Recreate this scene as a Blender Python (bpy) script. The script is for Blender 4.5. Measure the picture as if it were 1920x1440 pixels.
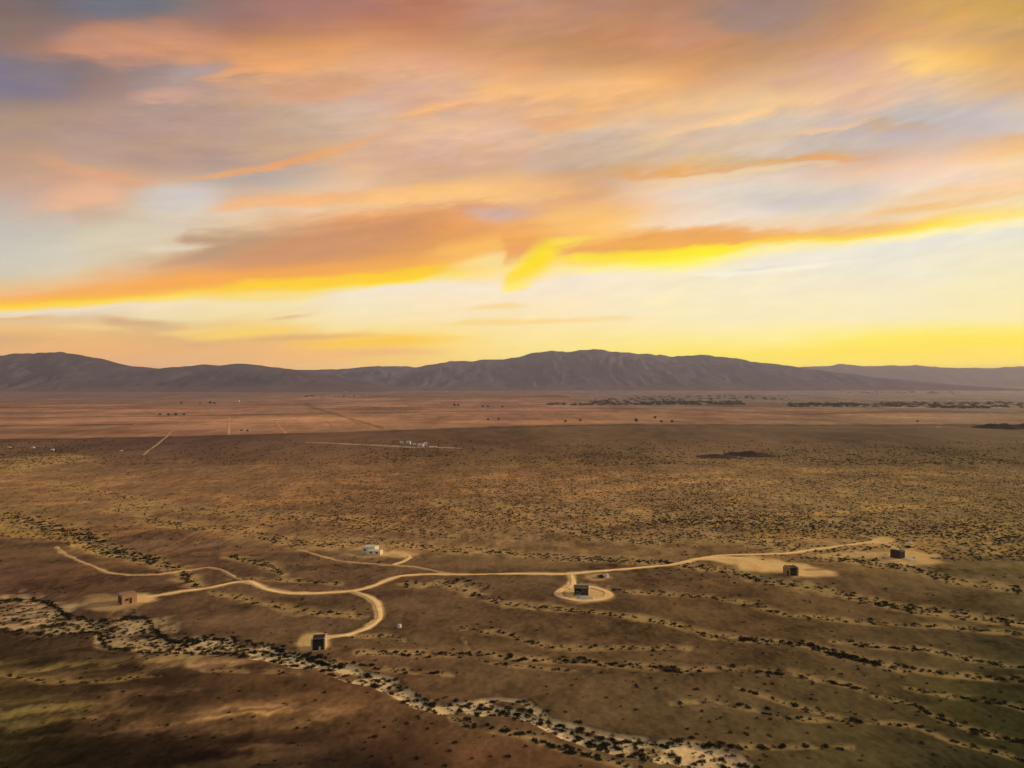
import bpy, math, random
import numpy as np
from mathutils import Vector, Matrix

for o in list(bpy.data.objects):
    bpy.data.objects.remove(o)
scene = bpy.context.scene
COL = scene.collection
R = math.radians
F = 1297.0          # focal length in pixels of the 1920 px wide photograph
CAMH = 80.0         # camera height above the plain
HZ = 720.0          # pixel row of the true horizon

# ------------------------------------------------------------------ camera
cd = bpy.data.cameras.new("camera")
cam = bpy.data.objects.new("camera", cd)
COL.objects.link(cam)
cam.location = (0, 0, CAMH)
cam.rotation_euler = (R(90), 0, 0)
cd.sensor_fit = 'HORIZONTAL'
cd.sensor_width = 36.0
cd.lens = 36.0 * F / 1920.0
cd.clip_start = 1.0
cd.clip_end = 120000.0
scene.camera = cam
scene.render.resolution_x = 1024
scene.render.resolution_y = 768
scene.render.engine = 'CYCLES'
scene.view_settings.view_transform = 'Standard'
scene.view_settings.look = 'None'
scene.view_settings.exposure = 0.0
scene.view_settings.gamma = 1.0
scene.cycles.max_bounces = 4
scene.cycles.volume_bounces = 0

SUN_AZ = 74.0       # degrees to the right of the view direction (+Y)
SUN_EL = 15.0


def lin(c):
    out = []
    for v in c:
        v = v / 255.0
        out.append(v / 12.92 if v <= 0.04045 else ((v + 0.055) / 1.055) ** 2.4)
    return tuple(out)


# ------------------------------------------------------------------ world
AZR = R(56.0)       # the cloud map covers +-56 degrees of azimuth
HAZE_D = 4.8e-5
VMAX = 1.6          # elevation slope range of the ramps


def az_of(px):
    return math.atan((px - 960.0) / F)


def v_of(px, py):
    return (HZ - py) / F * math.cos(az_of(px))


class NT:
    def __init__(self, tree):
        self.t = tree

    def n(self, typ, **kw):
        nd = self.t.nodes.new(typ)
        for k, v in kw.items():
            setattr(nd, k, v)
        return nd

    def put(self, sock, v):
        if isinstance(v, (int, float)):
            sock.default_value = v
        elif isinstance(v, tuple):
            sock.default_value = v
        else:
            self.t.links.new(v, sock)

    def m(self, op, a, b=0.0, c=0.0, clamp=False):
        nd = self.n('ShaderNodeMath', operation=op, use_clamp=clamp)
        self.put(nd.inputs[0], a)
        self.put(nd.inputs[1], b)
        self.put(nd.inputs[2], c)
        return nd.outputs[0]

    def mix(self, f, a, b, blend='MIX'):
        nd = self.n('ShaderNodeMix', data_type='RGBA', blend_type=blend)
        self.put(nd.inputs[0], f)
        for s, v in ((nd.inputs[6], a), (nd.inputs[7], b)):
            if isinstance(v, tuple) and len(v) == 3:
                v = (*v, 1.0)
            self.put(s, v)
        return nd.outputs[2]

    def noise(self, vec, scale, detail=4.0, rough=0.55, w=None):
        nd = self.n('ShaderNodeTexNoise')
        nd.inputs['Scale'].default_value = scale
        nd.inputs['Detail'].default_value = detail
        nd.inputs['Roughness'].default_value = rough
        self.t.links.new(vec, nd.inputs['Vector'])
        return nd.outputs['Fac']


XS = [i * 160 for i in range(13)]
# cloud layers from the horizon upward: height line and colour along it
SKY = [
 ([700]*13, [(228,165,105),(232,168,105),(235,172,100),(240,180,95),(245,190,95),(250,205,95),(253,222,110),(255,228,100),(255,230,70),(255,228,20),(255,226,0),(255,222,0),(255,222,0)]),
 ([660]*13, [(232,175,100),(238,175,95),(232,175,100),(238,178,100),(245,190,90),(252,210,95),(253,225,125),(255,232,115),(255,232,85),(255,231,50),(255,228,5),(255,226,0),(255,226,0)]),
 ([635]*13, [(222,170,105),(235,180,105),(225,175,105),(232,185,105),(250,200,80),(254,215,90),(253,228,145),(253,232,140),(254,236,140),(254,238,140),(254,236,85),(254,233,45),(254,230,10)]),
 ([615]*13, [(240,190,110),(235,190,120),(225,185,120),(245,205,110),(248,222,150),(252,226,150),(252,228,160),(253,232,165),(253,236,170),(253,238,165),(253,237,145),(253,236,125),(253,234,100)]),
 ([597]*13, [(225,195,150),(225,195,150),(240,220,165),(242,215,150),(247,228,175),(250,228,175),(252,230,175),(252,233,185),(250,235,185),(250,235,185),(250,235,185),(250,235,180),(250,234,165)]),
 ([589,578,568,566,550,535,540,516,512,486,466,447,430], [(235,220,190),(238,222,195),(245,225,185),(247,228,175),(245,230,200),(248,232,205),(250,232,205),(248,232,205),(247,235,200),(242,233,212),(236,231,212),(234,230,212),(235,230,210)]),
 ([580,569,558,550,537,521,508,503,494,462,453,431,413], [(255,215,60),(255,218,60),(255,222,90),(252,215,100),(255,222,60),(255,226,80),(250,225,150),(255,238,140),(255,245,90),(255,238,150),(255,238,150),(255,240,170),(250,240,190)]),
 ([570,559,548,538,526,511,488,490,479,448,446,421,403], [(255,195,20),(255,200,15),(255,195,60),(255,205,20),(255,195,40),(255,195,40),(252,215,130),(255,215,70),(255,235,20),(255,205,60),(255,215,70),(255,225,90),(252,228,130)]),
 ([556,545,532,522,508,492,468,470,462,437,435,408,390], [(245,180,110),(245,180,100),(248,175,75),(238,165,70),(238,165,75),(245,175,75),(245,185,100),(235,170,80),(245,170,60),(240,175,85),(250,195,105),(250,212,130),(248,220,160)]),
 ([540,522,507,492,476,465,445,450,446,423,418,394,370], [(232,195,140),(235,190,135),(228,168,112),(214,150,100),(212,148,92),(225,155,85),(240,170,85),(250,190,100),(242,175,95),(240,205,165),(240,205,165),(242,215,175),(245,222,185)]),
 ([518,497,478,456,440,430,415,415,420,400,392,365,350], [(210,200,175),(217,203,175),(205,175,140),(198,150,108),(206,144,96),(225,150,80),(235,170,105),(248,195,115),(245,215,180),(235,218,195),(230,210,185),(245,205,150),(248,205,160)]),
 ([480,460,440,420,410,400,385,385,390,375,365,350,335], [(203,200,182),(215,205,180),(220,203,172),(225,188,148),(228,165,112),(225,155,100),(222,170,130),(235,180,125),(240,210,180),(218,210,197),(220,205,190),(240,215,190),(245,205,160)]),
 ([430,420,405,395,390,380,365,360,365,355,345,325,312], [(195,190,180),(205,192,172),(215,198,180),(232,200,165),(238,195,150),(240,185,125),(245,190,125),(230,180,130),(232,210,190),(220,210,198),(225,205,185),(248,215,175),(250,222,165)]),
 ([380,380,375,378,378,355,345,335,335,335,320,300,290], [(190,175,165),(225,178,145),(203,185,170),(230,185,145),(240,190,135),(250,195,120),(245,190,125),(215,170,130),(238,205,165),(228,205,185),(238,200,155),(242,205,155),(250,200,120)]),
 ([345,345,345,350,345,330,315,315,312,300,295,275,265], [(195,160,145),(215,165,135),(208,175,150),(200,175,160),(230,190,160),(215,170,140),(215,170,140),(205,165,130),(228,180,130),(205,180,150),(215,175,135),(225,195,160),(240,190,130)]),
 ([300,300,305,300,300,295,290,285,285,275,270,250,240], [(190,150,130),(190,155,140),(185,150,135),(188,155,142),(222,175,140),(215,170,150),(215,172,150),(205,175,155),(215,185,160),(215,190,175),(200,185,170),(205,185,165),(225,205,175)]),
 ([255,255,255,255,250,250,245,240,240,235,230,215,205], [(175,145,130),(180,148,138),(185,150,138),(195,160,140),(205,170,148),(230,185,158),(230,185,155),(225,190,160),(228,190,160),(225,195,165),(210,190,165),(197,187,175),(215,200,180)]),
 ([210,210,210,210,205,205,200,195,190,190,190,175,160], [(170,140,125),(175,142,130),(180,148,142),(192,157,140),(210,178,160),(228,172,138),(225,172,138),(238,180,125),(235,185,140),(238,195,150),(235,190,150),(225,195,160),(225,180,120)]),
 ([170,170,170,170,165,165,160,155,150,150,150,135,125], [(138,124,130),(148,122,124),(175,147,138),(202,160,138),(215,165,135),(218,172,150),(238,180,130),(242,183,130),(230,168,115),(218,170,135),(232,185,145),(243,198,130),(230,178,110)]),
 ([130,130,130,130,125,125,120,115,110,112,115,105,95], [(132,117,125),(142,118,118),(170,140,135),(218,158,120),(230,170,125),(230,170,135),(222,158,112),(200,145,105),(205,145,100),(200,150,110),(225,175,130),(250,196,110),(222,170,90)]),
 ([90,90,95,90,90,85,85,80,75,80,85,70,60], [(142,114,110),(185,130,110),(205,145,110),(212,145,95),(222,155,105),(210,145,105),(200,145,105),(195,135,95),(205,142,110),(190,140,105),(215,160,110),(228,175,105),(205,158,95)]),
 ([55,55,55,55,55,50,50,45,45,50,50,40,30], [(135,110,102),(155,118,110),(172,125,110),(172,120,102),(192,130,98),(190,125,95),(195,140,110),(190,135,105),(190,135,108),(170,135,118),(205,150,100),(225,170,100),(215,170,90)]),
 ([15]*13, [(125,105,100),(115,106,114),(128,115,118),(160,115,108),(175,120,108),(185,120,95),(192,138,114),(182,130,105),(180,130,100),(160,127,115),(185,140,100),(220,168,88),(212,165,80)]),
 ([-90]*13, [(110,102,112),(105,105,118),(115,108,118),(140,110,112),(150,115,110),(165,118,100),(170,125,105),(160,122,108),(160,120,105),(150,122,112),(170,130,105),(195,150,95),(190,150,90)]),
 ([-420]*13, [(95,98,118)]*5+[(105,102,115)]*4+[(120,110,110)]*4),
 ([-1100]*13, [(92,98,122)]*13),
]
# single streaks: (colour, sharpness of the lower edge, [(px, py, half width px, opacity)])
STREAKS = [
 ((236,166,105), 1.6, [(325,337,3,0),(370,333,5,.5),(430,327,7,.9),(500,319,8,.9),(560,305,8,.9),(620,286,8,.8),(690,262,8,.5),(760,245,8,0)]),
 ((222,162,122), 1.0, [(40,290,6,0),(100,308,9,.5),(180,328,10,.7),(260,342,9,.7),(330,341,8,.2),(350,340,8,0)]),
 ((236,182,145), 1.0, [(60,372,8,0),(110,366,14,.5),(170,364,18,.7),(205,365,18,.6),(240,372,12,0)]),
 ((180,168,160), 1.0, [(340,352,8,0),(400,345,10,.5),(500,336,12,.5),(600,328,14,.3),(660,315,12,0)]),
 ((200,170,142), 1.0, [(125,398,8,0),(150,402,12,.6),(200,402,12,.5),(260,400,8,0)]),
 ((212,206,200), 1.0, [(230,368,10,0),(300,372,22,.7),(370,375,22,.7),(430,370,14,0)]),
 ((186,150,118), 1.4, [(322,449,2,0),(345,449,9,.8),(400,450,12,.9),(450,449,13,.7),(540,443,14,.3),(620,430,14,0)]),
 ((182,148,118), 1.2, [(270,505,3,0),(330,492,8,.5),(380,482,12,.8),(450,470,14,.6),(560,455,16,0)]),
 ((228,215,190), 1.0, [(240,470,6,0),(300,469,10,.7),(360,466,6,.6),(400,462,3,0)]),
 ((248,168,70), 1.3, [(0,565,5,.3),(100,556,8,.5),(240,543,12,.8),(360,530,12,.9),(480,520,10,.6),(640,505,8,.4),(760,495,6,0)]),
 ((205,146,100), 1.0, [(380,500,6,0),(450,485,16,.6),(560,462,24,.8),(680,448,26,.8),(780,430,20,.6),(850,420,12,0)]),
 ((255,208,20), 1.2, [(400,541,4,0),(460,535,8,.8),(540,534,9,.9),(620,528,8,.7),(720,520,8,.9),(800,508,8,.8),(860,500,6,0)]),
 ((252,222,120), 1.0, [(420,552,4,0),(480,556,7,.8),(560,557,7,.8),(620,549,6,.4),(660,542,4,0)]),
 ((250,190,90), 1.2, [(780,480,5,0),(840,470,12,.7),(900,462,14,.8),(940,455,14,.7),(960,450,10,0)]),
 ((251, 226, 150), 1.0, [(830,504,4,0),(880,494,9,.6),(915,487,10,.7),(938,486,10,.6),(948,486,8,0)]),
 ((236,162,84), 2.0, [(938,462,20,0),(948,472,36,.9),(975,468,34,.9),(1000,458,26,.7),(1030,446,18,.4),(1070,438,10,0)]),
 ((255,222,0), 1.0, [(938,532,6,0),(950,526,12,.8),(972,514,19,.95),(1000,494,26,1),(1025,479,25,1),(1042,472,18,.7),(1065,466,10,0)]),
 ((255,238,60), 1.0, [(930,546,3,0),(950,541,7,.7),(978,537,8,.7),(1005,528,7,0)]),
 ((255,228,70), 1.0, [(1020,458,4,0),(1045,457,7,.8),(1080,452,7,.6),(1130,448,5,0)]),
 ((205,172,158), 1.0, [(850,402,4,0),(890,400,8,.8),(950,403,9,.8),(1000,404,7,.4),(1040,400,5,0)]),
 ((248,190,110), 1.0, [(980,420,12,0),(1040,415,20,.7),(1120,405,20,.8),(1180,398,14,.5),(1220,390,8,0)]),
 ((245,182,122), 1.2, [(370,398,4,0),(430,387,8,.7),(520,380,9,.8),(640,372,10,.8),(760,362,10,.7),(900,365,8,0)]),
 ((250,197,125), 1.0, [(640,375,6,0),(720,365,12,.6),(820,362,14,.8),(920,365,14,.8),(1000,372,10,.4),(1050,375,8,0)]),
 ((218,165,118), 1.0, [(1040,378,6,0),(1090,366,12,.7),(1130,358,12,.7),(1180,345,8,0)]),
 ((228,165,100), 1.6, [(1120,333,4,0),(1180,327,6,.8),(1250,323,7,.9),(1330,317,6,.7),(1430,306,5,.6),(1490,300,6,.9),(1545,299,7,.9),(1600,298,6,.4),(1650,290,5,0)]),
 ((240,205,160), 1.0, [(1200,342,4,0),(1280,334,4,.3),(1380,322,4,.7),(1500,311,4,.6),(1640,305,5,0)]),
 ((216,196,180), 1.0, [(1350,288,3,0),(1420,281,7,.8),(1480,281,8,.8),(1540,284,5,0)]),
 ((238,166,80), 1.6, [(1040,478,4,0),(1080,469,8,.8),(1150,458,11,.9),(1230,448,13,.95),(1320,440,14,.95),(1400,438,12,.9),(1425,436,8,.2),(1440,436,6,0)]),
 ((255,236,20), 1.2, [(1035,488,4,0),(1080,486,7,.7),(1160,483,7,.6),(1260,476,9,.8),(1320,471,9,1),(1370,463,8,.9),(1430,453,5,0)]),
 ((255,222,40), 1.5, [(1490,458,3,0),(1540,453,5,.8),(1600,445,7,.9),(1680,434,6,.95),(1720,428,5,.6),(1800,420,4,.3),(1850,415,4,0)]),
 ((242,186,110), 1.0, [(1500,446,3,0),(1560,440,7,.7),(1640,431,8,.8),(1700,424,7,.6),(1760,415,4,0)]),
 ((247,196,122), 1.2, [(1580,406,3,0),(1640,400,5,.7),(1700,394,6,.9),(1780,386,6,.8),(1860,374,6,.5),(1920,366,6,.5)]),
 ((208,198,190), 1.0, [(1380,378,6,0),(1440,374,16,.7),(1520,374,18,.8),(1580,376,12,.5),(1640,372,6,0)]),
 ((252,244,220), 1.0, [(1270,516,3,0),(1360,512,4,.8),(1440,506,5,.8),(1540,496,4,.7),(1640,486,3,0)]),
 ((228,222,205), 1.0, [(1360,508,2,0),(1400,505,3,.7),(1460,499,3,.6),(1520,493,2,0)]),
 ((246,200,146), 1.2, [(1180,262,4,0),(1280,243,7,.6),(1360,226,8,.9),(1440,208,8,.8),(1510,190,7,.7),(1580,170,6,.4),(1650,150,5,0)]),
 ((212,168,138), 1.0, [(1410,168,6,0),(1450,165,12,.7),(1500,158,12,.6),(1560,150,8,0)]),
 ((212,192,176), 1.0, [(1290,262,8,0),(1360,248,14,.7),(1440,240,14,.7),(1520,222,12,.4),(1600,200,8,0)]),
 ((240,198,152), 1.2, [(1440,266,3,0),(1500,258,5,.8),(1560,248,6,.8),(1620,230,5,.6),(1680,215,4,0)]),
 ((198,184,170), 1.0, [(1530,270,5,0),(1580,262,11,.8),(1640,262,11,.8),(1700,250,8,0)]),
 ((194,184,178), 1.0, [(1630,222,5,0),(1680,214,11,.8),(1740,210,14,.9),(1800,222,16,.8),(1860,228,14,.4),(1920,232,12,.2)]),
 ((205,168,132), 1.0, [(1590,240,4,0),(1650,232,8,.7),(1720,234,7,.5),(1780,240,4,0)]),
 ((206,146,112), 1.0, [(90,78,12,0),(150,80,20,.7),(230,84,26,.9),(320,84,26,.9),(400,92,20,.6),(470,98,14,0)]),
 ((226,158,102), 1.3, [(400,95,8,0),(450,108,14,.8),(520,112,16,.9),(590,110,14,.8),(660,95,12,.3),(720,85,10,0)]),
 ((236,168,112), 1.2, [(340,150,3,0),(390,146,6,.6),(450,136,8,.8),(520,126,9,.8),(600,118,9,.5),(650,110,8,0)]),
 ((218,166,140), 1.0, [(230,180,6,0),(290,176,10,.7),(350,178,12,.6),(410,172,10,0)]),
 ((172,156,152), 1.0, [(290,140,5,0),(340,140,11,.8),(390,132,9,.7),(430,126,5,0)]),
 ((214,156,120), 1.0, [(480,172,5,0),(530,168,14,.7),(600,170,18,.8),(660,160,14,.5),(720,152,8,0)]),
 ((124,118,136), 1.0, [(0,148,34,.8),(60,150,34,.7),(120,145,26,.4),(180,135,18,0)]),
 ((108,112,126), 1.0, [(110,4,10,0),(170,6,18,.8),(230,8,20,.8),(290,10,18,.7),(350,10,12,0)]),
 ((255,206,112), 1.0, [(1640,100,6,0),(1690,104,14,.4),(1730,112,16,.6),(1790,120,12,.3),(1850,120,8,0)]),
 ((158,130,120), 1.0, [(1290,15,10,0),(1350,26,20,.8),(1420,32,24,.9),(1490,26,20,.8),(1540,20,12,0)]),
 ((248,188,122), 1.0, [(860,168,6,0),(940,166,12,.7),(1040,172,12,.7),(1140,166,12,.9),(1220,160,10,.5),(1280,155,8,0)]),
 ((246,186,128), 1.2, [(740,222,3,0),(790,208,7,.7),(850,194,8,.9),(910,184,7,.8),(960,176,5,0)]),
 ((228,170,120), 1.0, [(940,228,5,0),(1000,232,11,.8),(1070,226,14,.8),(1130,214,10,.5),(1190,205,6,0)]),
 ((200,176,158), 1.0, [(960,316,6,0),(1010,308,12,.6),(1090,302,12,.7),(1180,294,10,.5),(1280,284,8,.3),(1330,278,6,0)]),
 ((212,178,156), 1.0, [(780,240,4,0),(830,226,8,.7),(890,216,9,.6),(940,205,6,0)]),
 ((208,180,164), 1.0, [(590,225,8,0),(630,220,12,.4),(660,212,20,.6),(720,205,16,.4),(800,195,12,0)]),
 ((250,214,120), 1.0, [(280,626,3,0),(340,624,7,.7),(400,618,7,.7),(480,612,6,.5),(560,604,4,0)]),
 ((255,212,88), 1.0, [(320,634,4,0),(400,631,6,.8),(460,626,6,.9),(540,617,5,.8),(600,608,4,0)]),
 ((228,180,115), 1.2, [(0,598,2,.7),(60,596,3,.8),(120,594,2,0)]),
 ((208,164,108), 1.0, [(170,598,2,0),(210,602,6,.8),(290,606,6,.7),(360,612,4,0)]),
 ((244,208,128), 1.0, [(90,610,2,0),(150,612,4,.8),(210,616,4,.6),(260,622,2,0)]),
 ((226,182,120), 1.0, [(480,600,2,0),(540,595,3,.7),(600,588,2,0)]),
 ((226,172,100), 1.3, [(430,642,3,0),(500,636,5,.8),(590,631,5,.8),(680,629,4,.4),(760,628,3,0)]),
 ((255,200,40), 1.0, [(520,650,4,0),(620,646,8,.8),(720,642,9,.9),(800,638,7,.6),(880,632,5,0)]),
 ((232,172,112), 1.0, [(600,668,4,0),(680,662,6,.6),(780,660,6,.5),(860,662,4,0)]),
 ((220,166,102), 1.0, [(330,650,2,0),(370,648,4,.7),(420,648,2,0)]),
 ((250,214,125), 1.0, [(800,610,2,0),(860,608,4,.7),(940,604,5,.8),(1050,602,4,.7),(1150,599,4,.5),(1240,596,3,0)]),
 ((248,216,132), 1.0, [(860,580,2,0),(900,577,4,.7),(960,574,5,.7),(1010,573,3,0)]),
]


def build_world():
    world = bpy.data.worlds.new("World")
    scene.world = world
    world.use_nodes = True
    t = world.node_tree
    t.nodes.clear()
    N = NT(t)
    tc = N.n('ShaderNodeTexCoord')
    sep = N.n('ShaderNodeSeparateXYZ')
    t.links.new(tc.outputs['Generated'], sep.inputs[0])
    X, Y, Z = sep.outputs
    az = N.m('ARCTAN2', X, Y)
    hyp = N.m('SQRT', N.m('ADD', N.m('MULTIPLY', X, X), N.m('MULTIPLY', Y, Y)))
    v = N.m('DIVIDE', Z, N.m('MAXIMUM', hyp, 0.02))
    # wind-drawn turbulence: noise stretched along streaks that climb to the right
    comb = N.n('ShaderNodeCombineXYZ')
    vr = N.m('SUBTRACT', v, N.m('MULTIPLY', az, 0.16))
    t.links.new(N.m('MULTIPLY', az, 4.0), comb.inputs[0])
    t.links.new(N.m('MULTIPLY', vr, 22.0), comb.inputs[1])
    n1 = N.noise(comb.outputs[0], 1.0, 5.0, 0.55)
    comb2 = N.n('ShaderNodeCombineXYZ')
    t.links.new(N.m('MULTIPLY', az, 18.0), comb2.inputs[0])
    t.links.new(N.m('MULTIPLY', vr, 75.0), comb2.inputs[1])
    comb2.inputs[2].default_value = 3.7
    n2 = N.noise(comb2.outputs[0], 1.0, 6.0, 0.62)
    # turbulence grows with height: near the horizon the layers are thin and tight
    amp = N.m('ADD', 0.12, N.m('MULTIPLY', v, 2.4, clamp=True))
    amp = N.m('MINIMUM', amp, 1.0)
    w = N.m('ADD', N.m('MULTIPLY', N.m('SUBTRACT', n1, 0.5), 0.032),
            N.m('MULTIPLY', N.m('SUBTRACT', n2, 0.5), 0.030))
    vw = N.m('ADD', v, N.m('MULTIPLY', w, amp))
    azw = N.m('ADD', az, N.m('MULTIPLY', N.m('SUBTRACT', n1, 0.5), N.m('MULTIPLY', amp, 0.06)))
    fac = N.m('DIVIDE', N.m('ADD', azw, AZR), 2 * AZR, clamp=True)

    FAC = [fac]

    def chain(c):
        # orders the node evaluation (keeps the number of waiting ramps small); the value stays fac
        FAC[0] = N.m('MINIMUM', fac, N.m('ADD', c, 5.0))

    def ramp(stops, interp):
        rp = N.n('ShaderNodeValToRGB')
        cr = rp.color_ramp
        cr.interpolation = interp
        while len(cr.elements) > 1:
            cr.elements.remove(cr.elements[0])
        first = True
        for pos, c in stops:
            if first:
                e = cr.elements[0]
                e.position = pos
                first = False
            else:
                e = cr.elements.new(pos)
            e.color = c
        t.links.new(FAC[0], rp.inputs[0])
        return rp

    def fpos(px):
        return (az_of(px) + AZR) / (2 * AZR)

    col = None
    prev = None
    for ys, cs in SKY:
        if ys[6] < 330:
            tn = (.99, 1.004, .975)
        else:
            tn = (1, 1, 1)
        st = [(fpos(x), (*lin((c[0] * tn[0] * (.975 if x >= 1600 and y < 330 else 1), c[1] * tn[1] * (.965 if x >= 1600 and y < 330 else 1), c[2] * tn[2] * (1.06 if x >= 1600 and y < 330 else 1))), (v_of(x, y) + 0.1) / VMAX)) for x, y, c in zip(XS, ys, cs)]
        rp = ramp(st, 'CARDINAL')
        rv = N.m('SUBTRACT', N.m('MULTIPLY', rp.outputs['Alpha'], VMAX), 0.1)
        if col is None:
            col = rp.outputs['Color']
        else:
            mr = N.n('ShaderNodeMapRange', interpolation_type='LINEAR', clamp=True)
            N.put(mr.inputs[0], vw)
            N.put(mr.inputs[1], prev)
            N.put(mr.inputs[2], rv)
            col = N.mix(mr.outputs[0], col, rp.outputs['Color'])
            if SKY.index((ys, cs)) % 5 == 4:
                chain(col)
        prev = rv
    nst = 0
    for c, sharp, pts in STREAKS:
        st = [(fpos(x), (v_of(x, y) + 0.05, hw / F * 4.0, a, 1.0)) for x, y, hw, a in pts]
        x0, x1 = pts[0], pts[-1]
        rp = ramp(st, 'LINEAR')
        sp = N.n('ShaderNodeSeparateColor')
        t.links.new(rp.outputs['Color'], sp.inputs[0])
        tt = N.m('DIVIDE', N.m('SUBTRACT', N.m('ADD', vw, 0.05), sp.outputs[0]),
                 N.m('MULTIPLY', sp.outputs[1], 0.25 * 1.9))
        d = N.m('MAXIMUM', tt, N.m('MULTIPLY', tt, -sharp))
        mr = N.n('ShaderNodeMapRange', interpolation_type='SMOOTHSTEP', clamp=True)
        N.put(mr.inputs[0], d)
        mr.inputs[1].default_value = 1.0
        mr.inputs[2].default_value = 0.1
        col = N.mix(N.m('MULTIPLY', mr.outputs[0], sp.outputs[2], clamp=True), col, lin(c))
        nst += 1
        if nst % 5 == 0:
            chain(col)
    # billows: lilac-grey hollows and orange crests in the cloud sheet
    comb3 = N.n('ShaderNodeCombineXYZ')
    t.links.new(N.m('MULTIPLY', azw, 11.0), comb3.inputs[0])
    t.links.new(N.m('MULTIPLY', N.m('SUBTRACT', vw, N.m('MULTIPLY', azw, 0.12)), 34.0), comb3.inputs[1])
    comb3.inputs[2].default_value = 9.1
    n3 = N.m('MULTIPLY', N.m('SUBTRACT', N.noise(comb3.outputs[0], 1.0, 7.0, 0.58), 0.5), amp)
    tintv = N.n('ShaderNodeCombineXYZ')
    t.links.new(N.m('ADD', 1.0, N.m('MULTIPLY', n3, 0.30)), tintv.inputs[0])
    t.links.new(N.m('ADD', 1.0, N.m('MULTIPLY', n3, 0.18)), tintv.inputs[1])
    t.links.new(N.m('ADD', 1.0, N.m('MULTIPLY', n3, -0.55)), tintv.inputs[2])
    vmul = N.n('ShaderNodeVectorMath', operation='MULTIPLY')
    t.links.new(col, vmul.inputs[0])
    t.links.new(tintv.outputs[0], vmul.inputs[1])
    col = vmul.outputs[0]
    # faint fibrous brightness variation in the cloud sheet
    gain = N.m('ADD', 1.0, N.m('MULTIPLY', N.m('MULTIPLY', N.m('SUBTRACT', n2, 0.5), amp), 0.42))
    vm = N.n('ShaderNodeVectorMath', operation='SCALE')
    t.links.new(col, vm.inputs[0])
    t.links.new(gain, vm.inputs['Scale'])
    # sky behind the camera: Nishita plus a flat warm colour added as fill light
    sky = N.n('ShaderNodeTexSky', sky_type='NISHITA')
    sky.sun_disc = False
    sky.sun_elevation = R(SUN_EL)
    sky.sun_rotation = R(SUN_AZ)
    sm = N.n('ShaderNodeVectorMath', operation='SCALE')
    t.links.new(sky.outputs[0], sm.inputs[0])
    sm.inputs['Scale'].default_value = 0.09
    back = N.n('ShaderNodeMapRange', interpolation_type='SMOOTHSTEP', clamp=True)
    N.put(back.inputs[0], Y)
    back.inputs[1].default_value = 0.25
    back.inputs[2].default_value = -0.35
    rear = N.mix(0.55, sm.outputs[0], (.50, .40, .33))
    out_col = N.mix(back.outputs[0], vm.outputs[0], rear)
    # the low sky is seen through many kilometres of the haze box: it is that much brighter outside it
    sp2 = N.n('ShaderNodeSeparateXYZ')
    t.links.new(N.n('ShaderNodeTexCoord').outputs['Generated'], sp2.inputs[0])
    X2, Y2, Z2 = sp2.outputs
    v2 = N.m('DIVIDE', Z2, N.m('MAXIMUM', N.m('SQRT', N.m('ADD', N.m('MULTIPLY', X2, X2), N.m('MULTIPLY', Y2, Y2))), 0.02))
    L = N.m('MINIMUM', N.m('DIVIDE', 640.0, N.m('MAXIMUM', v2, 0.002)), 25000.0)
    comp = N.m('EXPONENT', N.m('MULTIPLY', L, HAZE_D * 0.66))
    cm = N.n('ShaderNodeVectorMath', operation='SCALE')
    t.links.new(out_col, cm.inputs[0])
    t.links.new(comp, cm.inputs['Scale'])
    out_col = cm.outputs[0]
    bg = N.n('ShaderNodeBackground')
    t.links.new(out_col, bg.inputs[0])
    bg.inputs[1].default_value = 1.0
    out = N.n('ShaderNodeOutputWorld')
    t.links.new(bg.outputs[0], out.inputs[0])
    world.cycles.sampling_method = 'MANUAL'
    world.cycles.sample_map_resolution = 512


build_world()

# ------------------------------------------------------------------ sun
sd = bpy.data.lights.new("sun", 'SUN')
sd.energy = 3.0
sd.angle = R(5)
sd.color = (1.0, 0.72, 0.42)
so = bpy.data.objects.new("sun", sd)
COL.objects.link(so)
sdir = Vector((math.sin(R(SUN_AZ)) * math.cos(R(SUN_EL)), math.cos(R(SUN_AZ)) * math.cos(R(SUN_EL)), math.sin(R(SUN_EL))))
so.rotation_euler = sdir.to_track_quat('Z', 'Y').to_euler()
so.location = (0, 0, 500)

# ------------------------------------------------------------------ helpers
rng = np.random.default_rng(7)
random.seed(11)


def tag(o, label=None, cat=None, group=None, kind=None):
    if label: o['label'] = label
    if cat: o['category'] = cat
    if group: o['group'] = group
    if kind: o['kind'] = kind
    return o


def empty(name, loc, rz=0.0):
    o = bpy.data.objects.new(name, None)
    COL.objects.link(o)
    o.location = loc
    o.rotation_euler = (0, 0, rz)
    o.empty_display_size = 0.5
    return o


def mesh_np(name, V, Fa, mat, smooth=False, col=None, parent=None):
    """V (n,3) floats, Fa (m,k) ints with k = 3 or 4"""
    me = bpy.data.meshes.new(name)
    V = np.asarray(V, dtype=np.float32)
    Fa = np.asarray(Fa, dtype=np.int32)
    k = Fa.shape[1]
    me.vertices.add(len(V))
    me.vertices.foreach_set("co", V.ravel())
    me.loops.add(Fa.size)
    me.loops.foreach_set("vertex_index", Fa.ravel())
    me.polygons.add(len(Fa))
    me.polygons.foreach_set("loop_start", np.arange(0, Fa.size, k, dtype=np.int32))
    me.polygons.foreach_set("loop_total", np.full(len(Fa), k, dtype=np.int32))
    if smooth:
        me.polygons.foreach_set("use_smooth", np.ones(len(Fa), dtype=bool))
    me.update(calc_edges=True)
    if col is not None:
        at = me.color_attributes.new("tint", 'FLOAT_COLOR', 'POINT')
        c4 = np.ones((len(V), 4), dtype=np.float32)
        c4[:, :3] = col
        at.data.foreach_set("color", c4.ravel())
    me.materials.append(mat)
    o = bpy.data.objects.new(name, me)
    COL.objects.link(o)
    if parent:
        o.parent = parent
    return o


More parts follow.
